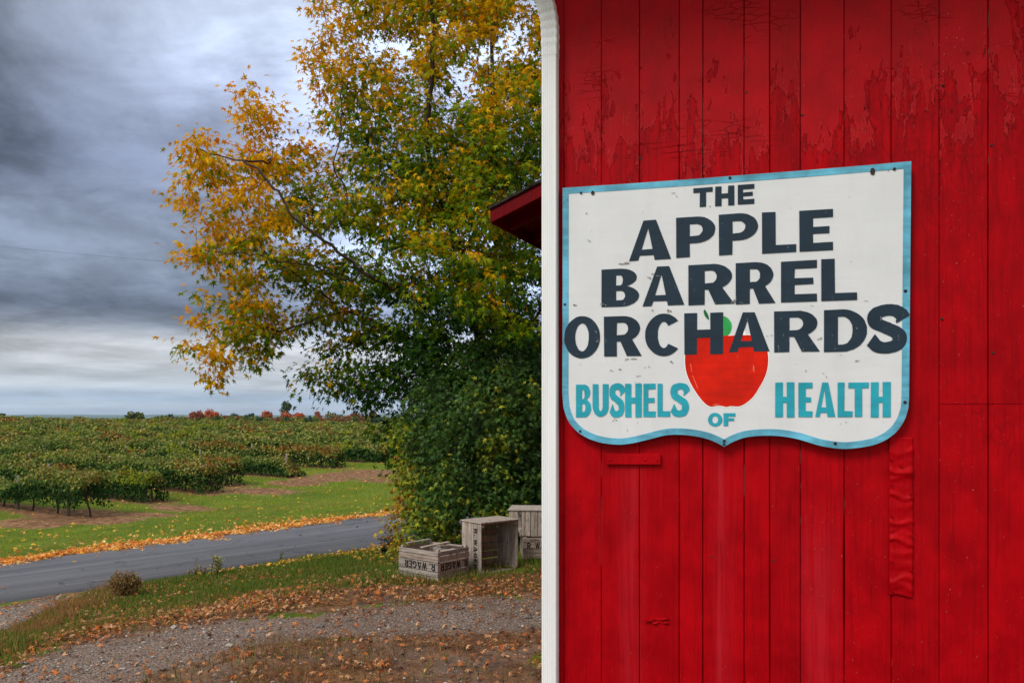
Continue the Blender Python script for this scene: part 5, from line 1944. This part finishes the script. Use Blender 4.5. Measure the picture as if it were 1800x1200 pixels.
# ------------------------------------------------------------------ trees beyond the vineyard
def far_tree(px, top, wpx, dist, cols, label, name='tree', cat='tree', round_=1.0, trunk=True, nl=1900, group='trees beyond the vineyard'):
    x = (px - CX) / F * dist
    zt_ = EYE + (HY - top) / F * dist
    w = wpx / F * dist
    zb_ = float(gz(x, dist))
    h = zt_ - zb_
    root = empty(name, label, cat, (x, dist, zb_), None, group)
    r_ = np.random.default_rng(int(px * 7 + top))
    lobes = []
    ch = min(h * 0.92, w * 1.25 * round_ + h * 0.25)
    cz = h - ch / 2
    for k in range(19):
        a = r_.uniform(0, 2 * math.pi); u = r_.uniform(-0.9, 0.95)
        rr = math.sqrt(max(0.05, 1 - u * u)) * r_.uniform(0.25, 0.75)
        lobes.append((math.cos(a) * rr * w / 2, math.sin(a) * rr * w / 2, cz + u * ch * 0.36, r_.uniform(0.12, 0.30) * min(w, ch)))
    P = []
    for (a, b_, c, rad_) in lobes:
        v = r_.normal(size=(nl // 19, 3)); v /= np.linalg.norm(v, axis=1, keepdims=True)
        P.append(np.array((a, b_, c)) + v * (rad_ * r_.uniform(0.45, 1.05, len(v)) ** 0.5)[:, None])
    P = np.concatenate(P)
    P[:, 2] = np.minimum(P[:, 2], h)
    P = P[P[:, 2] > 0.25]
    n = len(P)
    C = np.array(cols)[r_.integers(0, len(cols), n)] * r_.uniform(0.7, 1.2, n)[:, None]
    nn = r_.normal(size=(n, 3)); nn[:, 2] += 0.6
    V, Fa, Cc = leaves(P, r_.normal(size=(n, 3)), nn, r_.uniform(0.035, 0.07, n) * w * 1.0 + 0.12, DIAM_V, DIAM_F, C)
    m_ = MB()
    m_.tube([(0, 0, -0.3), (0.05 * w, 0, h * 0.35), (0, 0, h * 0.7)], [0.035 * w + .05, 0.025 * w + .04, 0.01 * w + .02], 7)
    for (a, b_, c, rad_) in lobes[:5]:
        m_.tube([(0.03 * w, 0, h * 0.4), (a * 0.6, b_ * 0.6, (c + h * 0.4) / 2), (a, b_, c)], [0.018 * w + .02, 0.012 * w + .02, 0.01], 5)
    m_.build('trunk', M_bark, root)
    mesh_obj('crown', V, Fa, M_far, root, Cc)
    return root


RED = [srgb(178, 96, 62), srgb(160, 84, 60), srgb(188, 116, 72), srgb(140, 82, 58), srgb(130, 90, 60)]  # reds muted in the leaf colour to stand for distance haze
ORA = [srgb(200, 106, 66), srgb(188, 88, 56), srgb(206, 128, 84)]
DGR = [srgb(52, 76, 50), srgb(64, 88, 54), srgb(44, 66, 46)]
OLV = [srgb(104, 112, 52), srgb(122, 120, 58), srgb(84, 98, 46)]
BRN = [srgb(140, 92, 66), srgb(124, 84, 58), srgb(110, 84, 50)]
far_tree(239, 723.5, 44, 165, OLV + DGR[:1], 'low green domed tree standing alone on the vineyard skyline')
far_tree(4, 727, 22, 150, DGR, 'dark low treetop at the vineyard skyline far from the others')
far_tree(301, 727.5, 30, 175, DGR, 'small flat dark green tree just outside the scarlet maple')
far_tree(345, 719.5, 36, 168, RED, 'scarlet domed tree beyond the vines, darker red of the touching pair')
far_tree(371, 718, 30, 172, RED[:1] + ORA, 'paler red tree beyond the vines overlapping the scarlet one')
far_tree(392, 727, 24, 182, DGR + BRN[:1], 'small dark tree just beside the paler red tree')
far_tree(413, 725.5, 30, 188, DGR, 'dark green tree between the two groups of red trees, broader one')
far_tree(440, 726.5, 32, 192, DGR, 'low spreading green tree beside the orange-red dome')
far_tree(470, 723.5, 32, 170, RED[2:3] + RED[:1], 'orange-red domed tree beyond the vines before the tall green one')
far_tree(505, 702.5, 27, 196, DGR + OLV[:1], 'tall dark green tree rising above the red treetops', round_=0.9)
far_tree(505, 723, 30, 166, ORA + RED[:1], 'dusty orange tree in front of the tall dark green one')
far_tree(524, 721, 22, 172, ORA[:2], 'narrow dusty red tree close beside the tall green one')
far_tree(557, 720, 16, 176, ORA[:2] + BRN[:1], 'smallest narrow russet tree standing alone over the vines')
far_tree(588, 722, 34, 168, OLV + BRN[:1], 'olive brown tree beyond the vines under the maple branches')
far_tree(622, 727, 40, 170, BRN + ORA[:1], 'russet low tree beyond the vines half behind the maple')
far_tree(655, 726, 40, 172, BRN + OLV, 'brownish tree at the vineyard end mostly behind the shrub')

# low hedgerow closing the far side of the vines
r_ = np.random.default_rng(77)
n = 9000
hp = np.sort(r_.uniform(262, 700, n))
topy = 735.0 - 5.5 * (vnoise(hp / 17, 0.4, 191) - 0.25) - 2.5 * (vnoise(hp / 5, 0.9, 192) - 0.5)
dh = 158 + 5 * r_.uniform(-1, 1, n)
hx = (hp - CX) / F * dh
ztop = EYE + (HY - topy) / F * dh
zb_ = gz(hx, dh)
hz_ = zb_ + (ztop - zb_) * r_.uniform(0.25, 1.0, n) ** 0.6
tint = vnoise(hp / 12, 2.4, 193)
HC = np.where((tint > 0.62)[:, None], np.array(BRN)[r_.integers(0, 3, n)], np.where((tint > 0.34)[:, None], np.array(OLV)[r_.integers(0, 3, n)], np.array(DGR)[r_.integers(0, 3, n)])) * r_.uniform(0.75, 1.15, n)[:, None]
hb = np.array((hx[0], 158.0, float(gz(hx[0], 158.0))))
V, Fa, Cc = leaves(np.stack([hx, dh, hz_], -1) - hb, r_.normal(size=(n, 3)), r_.normal(size=(n, 3)) + np.array((0, -0.3, 0.5)), r_.uniform(0.25, 0.5, n), DIAM_V, DIAM_F, HC)
hg = mesh_obj('hedgerow', V, Fa, M_far, None, Cc)
hg.location = tuple(hb)
tag(hg, 'low brown and olive hedgerow running along the far side of the vines', 'hedge')

# ------------------------------------------------------------------ grass, leaves, pebbles
def scatter(n, x0, x1, y0, y1):
    x = rng.uniform(x0, x1, n); y = rng.uniform(y0, y1, n)
    z = gz(x, y)
    px, py = to_px(x, y, z)
    s = (x - N0[0]) * RN[0] + (y - N0[1]) * RN[1]
    return x, y, z, px, py, s


def blades(name, x, y, z, h, w, C, label, cat='grass', bend=0.35):
    n = len(x)
    a = rng.uniform(0, 2 * math.pi, n)
    d = np.stack([np.cos(a) * bend * rng.uniform(0.2, 1.2, n), np.sin(a) * bend * rng.uniform(0.2, 1.2, n), np.ones(n)], -1)
    b2 = rng.uniform(0, 2 * math.pi, n)
    nn = np.stack([np.cos(b2), np.sin(b2), 0.2 * np.ones(n)], -1)
    V, Fa, Cc = leaves(np.stack([x, y, z - 0.004], -1), d, nn, h, BLADE_V, BLADE_F, C, w)
    o = mesh_obj(name, V, Fa, M_grass, None, Cc)
    return tag(o, label, cat, kind='stuff')


# near bank turf
x, y, z, px, py, s = scatter(420000, -8.5, 1.9, 4.0, 17.5)
wgt = np.zeros(len(x))
jx = (vnoise(x * 2.4, y * 2.4, 121) - 0.5) * 34; jy = (vnoise(x * 2.8, y * 2.8, 122) - 0.5) * 22
inb = inside(PXL_BANK, px + jx * .5, py + jy * .5); inl = inside(PXL_LITTER, px + jx, py + jy); ind = inside(PXL_DRIVE, px, py) | inside(PXL_APRON, px, py); inw = inside(PXL_DRY, px + jx, py + jy)
wgt = np.where(inl, 0.22, wgt); wgt = np.where(inb, 1.0, wgt); wgt = np.where(ind, 0.006, wgt); wgt = np.where(inw, 0.10, wgt)
wgt = np.where((px > 690) & (py < 1000) & (py > 930), 0.8, wgt)
wgt = np.where((px > 835) & (px < 925) & (py > 975) & (py < 1012), wgt * 0.25, wgt)
wgt *= 0.35 + 0.9 * vnoise(x * 1.1, y * 1.1, 123)
wgt = np.where(s > -0.06, 0, wgt)
wgt = np.where((px < -60) | (px > 975), wgt * 0.35, wgt)
k = rng.uniform(0, 1, len(x)) < wgt
x, y, z, px, py, inw, inl, s = x[k], y[k], z[k], px[k], py[k], inw[k], inl[k], s[k]
cl_n = vnoise(x * 1.5, y * 1.5, 124)
h = (0.035 + 0.06 * cl_n) * rng.uniform(0.6, 1.35, len(x)) * np.where(s > -0.5, 1.3, 1.0)
w = rng.uniform(0.0035, 0.007, len(x)) * (1 + y * 0.05)
G1 = np.array([srgb(76, 110, 32), srgb(96, 124, 38), srgb(64, 96, 30), srgb(120, 132, 50)]); G2 = np.array([srgb(140, 128, 62), srgb(120, 98, 52), srgb(150, 120, 70)])
dryb = (rng.uniform(0, 1, len(x)) < np.where(inw, 0.75, np.where(inl, 0.45, 0.18))) | ((px < 200) & (rng.uniform(0, 1, len(x)) < 0.45))
C = np.where(dryb[:, None], G2[rng.integers(0, 3, len(x))], G1[rng.integers(0, 4, len(x))]) * rng.uniform(0.75, 1.2, len(x))[:, None]
blades('grass', x, y, z, h, w, C, 'short green grass on the bank between drive and lane')
print('bank blades', len(x))

# far lawn
x, y, z, px, py, s = scatter(230000, -30, 4, 12.5, 46)
sp = np.zeros(len(x))
for (qx, qy, ra, rb) in SOIL_SPOTS:
    g = ground(qx, qy)
    al = (x - g.x) * ROWD[0] + (y - g.y) * ROWD[1]; ac = (x - g.x) * ROWC[0] + (y - g.y) * ROWC[1]
    sp = np.maximum(sp, np.exp(-((al / ra) ** 2 + (ac / (rb * 1.6)) ** 2)))
inrow = np.zeros(len(x))
for (ex, ey) in row_ends:
    al = (x - ex) * ROWD[0] + (y - ey) * ROWD[1]; ac = np.abs((x - ex) * ROWC[0] + (y - ey) * ROWC[1])
    inrow = np.maximum(inrow, np.where((al > -0.3), np.exp(-(ac / 0.7) ** 2), 0))
wgt = np.where((s > 3.42) & (px > -80) & (px < 740), 1.0, 0.0) * (1 - 0.97 * smooth01((sp - 0.25) / 0.35)) * (1 - 0.85 * smooth01((inrow - .3) / .4)) * (0.45 + 0.8 * vnoise(x * 0.7, y * 0.7, 131))
k = rng.uniform(0, 1, len(x)) < wgt
x, y, z, px, py, s = x[k], y[k], z[k], px[k], py[k], s[k]
n = len(x)
h = rng.uniform(0.035, 0.085, n) * (0.8 + 0.7 * vnoise(x * .8, y * .8, 132)); w = rng.uniform(0.006, 0.012, n) * (y / 20)
G1 = np.array([srgb(108, 138, 28), srgb(128, 152, 36), srgb(94, 126, 28), srgb(148, 158, 48)])
C = G1[rng.integers(0, 4, n)] * rng.uniform(0.8, 1.2, n)[:, None]
pale = vnoise(x * 0.33, y * 0.9, 133) > 0.66
C = np.where((pale & (rng.uniform(0, 1, n) < 0.5))[:, None], np.array(srgb(158, 142, 64))[None], C)
blades('grass', x, y, z, h, w, C, 'mown green lawn beyond the lane running up to the vines')
print('lawn blades', n)


def flat_leaves(name, x, y, z, size, cols, label, tv=MAPLE_V, tf=MAPLE_F, curl=0.6, lift=0.012):
    n = len(x)
    C = np.array(cols)[rng.integers(0, len(cols), n)] * rng.uniform(0.7, 1.2, n)[:, None]
    a = rng.uniform(0, 2 * math.pi, n)
    d = np.stack([np.cos(a), np.sin(a), rng.normal(size=n) * curl], -1)
    nn = np.stack([rng.normal(size=n) * curl, rng.normal(size=n) * curl, np.ones(n)], -1)
    V, Fa, Cc = leaves(np.stack([x, y, z + lift + rng.uniform(0, 0.02, n)], -1), d, nn, size, tv, tf, C)
    o = mesh_obj(name, V, Fa, M_dead, None, Cc)
    return tag(o, label, 'leaves', kind='stuff')


LO = [srgb(238, 168, 84), srgb(244, 190, 120), srgb(226, 140, 54), srgb(206, 116, 46), srgb(248, 206, 140), srgb(232, 172, 60)]
LB = [srgb(166, 112, 76), srgb(190, 140, 98), srgb(138, 90, 62), srgb(204, 160, 116), srgb(118, 78, 56), srgb(196, 124, 66)]
LY = [srgb(226, 176, 50), srgb(214, 156, 40), srgb(236, 192, 78)]
# drift along the far edge of the lane
n = 15000
u = rng.uniform(-0.25, 1.35, n)
o_ = rng.normal(size=n) * (0.10 + 0.20 * vnoise(u * 23, 0.9, 142)) + 0.16 + 0.26 * (vnoise(u * 40, 0.3, 141) - 0.5)
strayl = rng.uniform(0, 1, n) < 0.08
o_ = np.where(strayl, o_ + rng.exponential(0.5, n), o_)
kk_ = rng.uniform(0, 1, n) < 0.35 + 0.9 * vnoise(u * 31, 4.1, 143)
u, o_ = u[kk_], o_[kk_]; n = len(u)
pt2 = F0[None] + (F1 - F0)[None] * u[:, None] + RN[None] * o_[:, None]
x, y = pt2[:, 0], pt2[:, 1]
flat_leaves('fallen_leaves', x, y, gz(x, y) + 0.02, rng.uniform(0.035, 0.08, n), LO, 'drift of orange fallen leaves along the far edge of the lane')
# yellow leaves by the near edge, next to the shrub
x, y, z, px, py, s = scatter(60000, -6.5, 0.5, 9.5, 16)
wg = np.exp(-((s + 0.35) / 0.35) ** 2) * smooth01((px - 280) / 330) * 0.75
wg = np.maximum(wg, 0.35 * np.exp(-(((px - 670) / 40) ** 2 + ((py - 972) / 12) ** 2)))
k = (rng.uniform(0, 1, len(x)) < wg * 0.22) & (s < 0.1)
flat_leaves('fallen_leaves', x[k], y[k], z[k], rng.uniform(0.04, 0.085, k.sum()), LY + LO[:2], 'yellow fallen leaves along the near edge of the lane by the shrub', lift=0.03)
# brown litter on the drive edge and foreground
x, y, z, px, py, s = scatter(230000, -8, 1.9, 3.4, 12)
jx = (vnoise(x * 2.4, y * 2.4, 151) - 0.5) * 40; jy = (vnoise(x * 2.8, y * 2.8, 152) - 0.5) * 26
inl = inside(PXL_LITTER, px + jx, py + jy); ind = inside(PXL_DRIVE, px, py); inw = inside(PXL_DRY, px + jx, py + jy); inb = inside(PXL_BANK, px, py)
wg = np.where(inl, 0.85, np.where(inw, 0.26, np.where(ind, 0.11, np.where(inb, 0.17, 0.05))))
# a line of leaves left between the wheel ruts
med = np.exp(-((py + jy - (1094 - (px - 600) * 0.03)) / 11) ** 2) * smooth01((px - 560) / 80)
wg = np.where(ind, np.maximum(wg, 0.30 * med), wg)
wg *= 0.25 + 1.1 * vnoise(x * 3.1, y * 3.1, 153)
wg = np.where((s > -0.1), 0, wg)
k = rng.uniform(0, 1, len(x)) < wg * 0.42
flat_leaves('fallen_leaves', x[k], y[k], z[k], rng.uniform(0.020, 0.048, k.sum()), LB + LB + LO[3:4], 'brown and orange leaf litter strewn over drive edge and bank', lift=0.018)
print('litter', k.sum())
# few yellow ones on the lawn and lane
x, y, z, px, py, s = scatter(2600, -22, 0, 12, 42)
k = (s > 3.4) & (px > -60) & (px < 720)
flat_leaves('fallen_leaves', x[k], y[k], z[k] + 0.03, rng.uniform(0.05, 0.10, k.sum()), LY + LO[:1] + LB[:2], 'scattered yellow leaves lying on the far lawn', curl=0.3)
x, y, z, px, py, s = scatter(900, -10, 0, 9, 22)
k = (s > 0.0) & (s < 3.0) & (rng.uniform(0, 1, 900) < 0.12 + 0.5 * (s > 2.6))
flat_leaves('fallen_leaves', x[k], y[k], np.full(k.sum(), ROAD_Z + 0.04), rng.uniform(0.04, 0.07, k.sum()), LO + LB, 'single leaves blown onto the asphalt lane', lift=0.008)

# dried weeds in the foreground
x, y, z, px, py, s = scatter(160000, -5.5, 1.9, 3.4, 6.6)
jx = (vnoise(x * 3, y * 3, 161) - 0.5) * 60; jy = (vnoise(x * 3, y * 3, 162) - 0.5) * 34
k = inside(PXL_DRY, px + jx, py + jy) & (rng.uniform(0, 1, len(x)) < 0.75 * smooth01((vnoise(x * 2.1, y * 2.1, 163) - 0.30) / 0.35))
n = k.sum()
cols = np.array([srgb(132, 84, 56), srgb(160, 112, 74), srgb(104, 66, 46), srgb(188, 146, 102), srgb(124, 108, 60)])
blades('dry_weeds', x[k], y[k], z[k], rng.uniform(0.03, 0.10, n), rng.uniform(0.0018, 0.004, n), cols[rng.integers(0, 5, n)] * rng.uniform(0.7, 1.2, n)[:, None], 'matted reddish brown dead weeds at the edge of the gravel', 'weeds', 1.6)
# rusty tall grass at the corner of bank and lane
x, y, z, px, py, s = scatter(60000, -8, -3.5, 6.5, 11.5)
k = inside([(20, 1120), (60, 1085), (110, 1052), (170, 1036), (250, 1028), (235, 1050), (160, 1072), (110, 1100), (60, 1130)], px, py) & (s < -0.1)
k &= rng.uniform(0, 1, len(x)) < 0.5 * smooth01((vnoise(x * 2.2, y * 2.2, 181) - 0.2) / 0.5)
n = k.sum()
cols = np.array([srgb(168, 108, 72), srgb(186, 130, 88), srgb(140, 88, 58), srgb(150, 120, 66)])
blades('dry_grass', x[k], y[k], z[k], rng.uniform(0.08, 0.20, n), rng.uniform(0.003, 0.006, n), cols[rng.integers(0, 4, n)] * rng.uniform(0.75, 1.15, n)[:, None], 'tuft of rusty dry grass on the bank corner beside the lane', 'grass', 0.6)

# loose stones
x, y, z, px, py, s = scatter(90000, -8, 1.9, 3.3, 11)
ind = (inside(PXL_DRIVE, px, py) | inside(PXL_APRON, px, py) | (inside(PXL_DRY, px, py) & (rng.uniform(0, 1, len(x)) < 0.25)))
k = ind & (rng.uniform(0, 1, len(x)) < 0.5 * (0.35 + 0.9 * vnoise(x * 1.7, y * 1.7, 171)))
x, y, z = x[k], y[k], z[k]; n = len(x)
oct_v = np.array([(1, 0, 0), (0, 1, 0), (-1, 0, 0), (0, -1, 0), (0, 0, .7), (0, 0, -.6), (.6, .6, .3), (-.55, .6, .35), (-.6, -.6, .25), (.6, -.55, .35)])
oct_f = np.array([(4, 6, 7), (4, 7, 8), (4, 8, 9), (4, 9, 6), (0, 1, 6), (1, 2, 7), (2, 3, 8), (3, 0, 9), (6, 1, 7), (7, 2, 8), (8, 3, 9), (9, 0, 6)])
sz = np.exp(rng.normal(size=n) * 0.5) * 0.0062
a = rng.uniform(0, 2 * math.pi, n)
sc3 = sz[:, None] * rng.uniform(0.6, 1.3, (n, 3))
loc = oct_v[None] * sc3[:, None, :]
rx = loc[:, :, 0] * np.cos(a)[:, None] - loc[:, :, 1] * np.sin(a)[:, None]
ry = loc[:, :, 0] * np.sin(a)[:, None] + loc[:, :, 1] * np.cos(a)[:, None]
V = np.stack([rx + x[:, None], ry + y[:, None], loc[:, :, 2] + (z + 0.018)[:, None]], -1).reshape(-1, 3)
Fa = ((np.arange(n) * 10)[:, None, None] + oct_f[None]).reshape(-1, 3)
cols = np.array([srgb(146, 136, 128), srgb(118, 108, 102), srgb(168, 158, 150), srgb(98, 90, 84), srgb(140, 120, 104)])
C = np.repeat(cols[rng.integers(0, 5, n)] * rng.uniform(0.75, 1.2, n)[:, None], 10, 0)
st = mesh_obj('gravel', V, Fa, vcol_mat('stone', 0.9, 0.2, 60, 0.2), None, C)
tag(st, 'loose grey stones scattered over the gravel drive', 'gravel', kind='stuff')


# ------------------------------------------------------------------ small plants on the bank
def tumble(px, py_base, wpx, hpx):
    g = ground(px, py_base)
    k = g.y / F
    w, h = wpx * k, hpx * k
    root = empty('round_bush', 'round brown twiggy bush on the bank by the lane edge', 'bush', tuple(g))
    m_ = MB(); P, D, C = [], [], []
    r_ = np.random.default_rng(21)
    for i in range(170):
        a = r_.uniform(0, 2 * math.pi); el_ = r_.uniform(0.15, 1.0)
        tip = Vector((math.cos(a) * w / 2 * math.sqrt(1 - (el_ * 0.92) ** 2 + .02), math.sin(a) * w / 2 * math.sqrt(1 - (el_ * 0.92) ** 2 + .02), 0.12 * h + el_ * h * 0.88)) * r_.uniform(0.8, 1.05)
        midp = Vector((tip.x * 0.42, tip.y * 0.42, tip.z * 0.58))
        m_.tube([(r_.normal() * 0.012, r_.normal() * 0.012, -0.01), midp, tip], [0.0030, 0.0022, 0.0010], 4, caps=False)
        for j in range(22):
            u = r_.uniform(0.45, 1.0)
            q = midp.lerp(tip, (u - 0.45) / 0.55)
            P.append(np.array(q) + r_.normal(size=3) * 0.013)
            D.append(np.array((tip - midp).normalized()) + r_.normal(size=3) * 0.6)
            t = q.z / h
            C.append(np.array(random.choice([srgb(160, 116, 76), srgb(140, 124, 70), srgb(122, 118, 62), srgb(170, 124, 84)])) * r_.uniform(0.7, 1.1))
    m_.build('stems', M_twig, root)
    P = np.array(P); n = len(P)
    V, Fa, Cc = leaves(P, np.array(D), r_.normal(size=(n, 3)), r_.uniform(0.014, 0.030, n), OVAL_V, OVAL_F, np.array(C))
    mesh_obj('foliage', V, Fa, M_bush, root, Cc)


tumble(219, 1048, 58, 46)


def weed(px, py_base, wpx, hpx, nst, label, name, cols, leafs, seed, stemmat, lsz=0.05):
    g = ground(px, py_base)
    k = g.y / F
    w, h = wpx * k, hpx * k
    root = empty(name, label, 'plant', tuple(g))
    r_ = np.random.default_rng(seed)
    m_ = MB(); P, D, C = [], [], []
    for i in range(nst):
        a = r_.uniform(0, 2 * math.pi)
        hh = h * r_.uniform(0.55, 1.0)
        b_ = Vector((r_.uniform(-w / 2, w / 2), r_.uniform(-0.1, 0.1), -0.01))
        tip = b_ + Vector((math.cos(a) * 0.25 * hh, math.sin(a) * 0.25 * hh, hh))
        m_.tube([b_, b_.lerp(tip, .5) + Vector((0, 0, 0.03)), tip], [0.005, 0.004, 0.0018], 5, caps=False)
        for j in range(leafs):
            u = r_.uniform(0.2, 1.0)
            P.append(np.array(b_.lerp(tip, u)) + r_.normal(size=3) * 0.02); D.append(np.array((math.cos(a + j * 2.4), math.sin(a + j * 2.4), 0.3)))
            C.append(np.array(cols[r_.integers(len(cols))]) * r_.uniform(0.75, 1.15))
    m_.build('stems', stemmat, root)
    P = np.array(P); n = len(P)
    nn = r_.normal(size=(n, 3)) * 0.4; nn[:, 2] += 1
    V, Fa, Cc = leaves(P, np.array(D), nn, r_.uniform(0.6, 1.2, n) * lsz, OVAL_V, OVAL_F, np.array(C))
    mesh_obj('foliage', V, Fa, M_bush, root, Cc)
    return root


weed(378, 1012, 22, 40, 6, 'taller yellow-green weed with dark stalks at the lane edge', 'weed', [srgb(140, 138, 50), srgb(166, 150, 56), srgb(92, 112, 40)], 26, 31, M_twig)
weed(349, 1014, 30, 24, 7, 'low brown and yellow weed beside the taller dark-stalked one', 'weed', [srgb(96, 58, 40), srgb(150, 130, 56), srgb(122, 84, 48)], 16, 32, M_twig)
weed(683, 975, 30, 34, 9, 'dark leafy seedling at the foot of the shrub by the lane', 'seedling', [srgb(38, 60, 40), srgb(48, 70, 46), srgb(70, 60, 44)], 16, 33, M_twig, 0.075)
weed(493, 986, 3, 22, 2, 'single thin weed stalk standing alone against the lane', 'weed', [srgb(84, 104, 46), srgb(98, 112, 50)], 8, 34, M_twig, 0.05)

# ------------------------------------------------------------------ wire across the sky
a = pix(-420, 386, 46); b_ = pix(860, 500, 34)
pts = []
for k in range(41):
    u = k / 40
    p = a.lerp(b_, u); p.z -= 0.5 * 4 * u * (1 - u) * 0.6
    pts.append(p)
m_ = MB(); m_.tube(pts, [0.006] * 41, 5)
wi = m_.build('utility_wire', M_wire, None)
tag(wi, 'thin dark utility wire crossing the cloudy sky towards the maple', 'wire')

# ------------------------------------------------------------------ air
bm = bmesh.new()
bmesh.ops.create_cube(bm, size=1.0)
for v in bm.verts:
    v.co = Vector((v.co.x * 16800, -9400 + (v.co.y + 0.5) * 19800, -76 + (v.co.z + 0.5) * 150))
me = bpy.data.meshes.new('haze'); bm.to_mesh(me); bm.free()
mh = bpy.data.materials.new('air'); mh.use_nodes = True
NH = NT(mh.node_tree)
pv = NH.n('ShaderNodeVolumePrincipled', {'Color': (0.62, 0.74, 0.92, 1), 'Density': 0.00007})
NH.n('ShaderNodeOutputMaterial', {'Volume': pv.outputs[0]})
me.materials.append(mh)
hz = bpy.data.objects.new('haze', me); COL.objects.link(hz)
tag(hz, 'thin bluish air over the land', 'haze', kind='stuff')
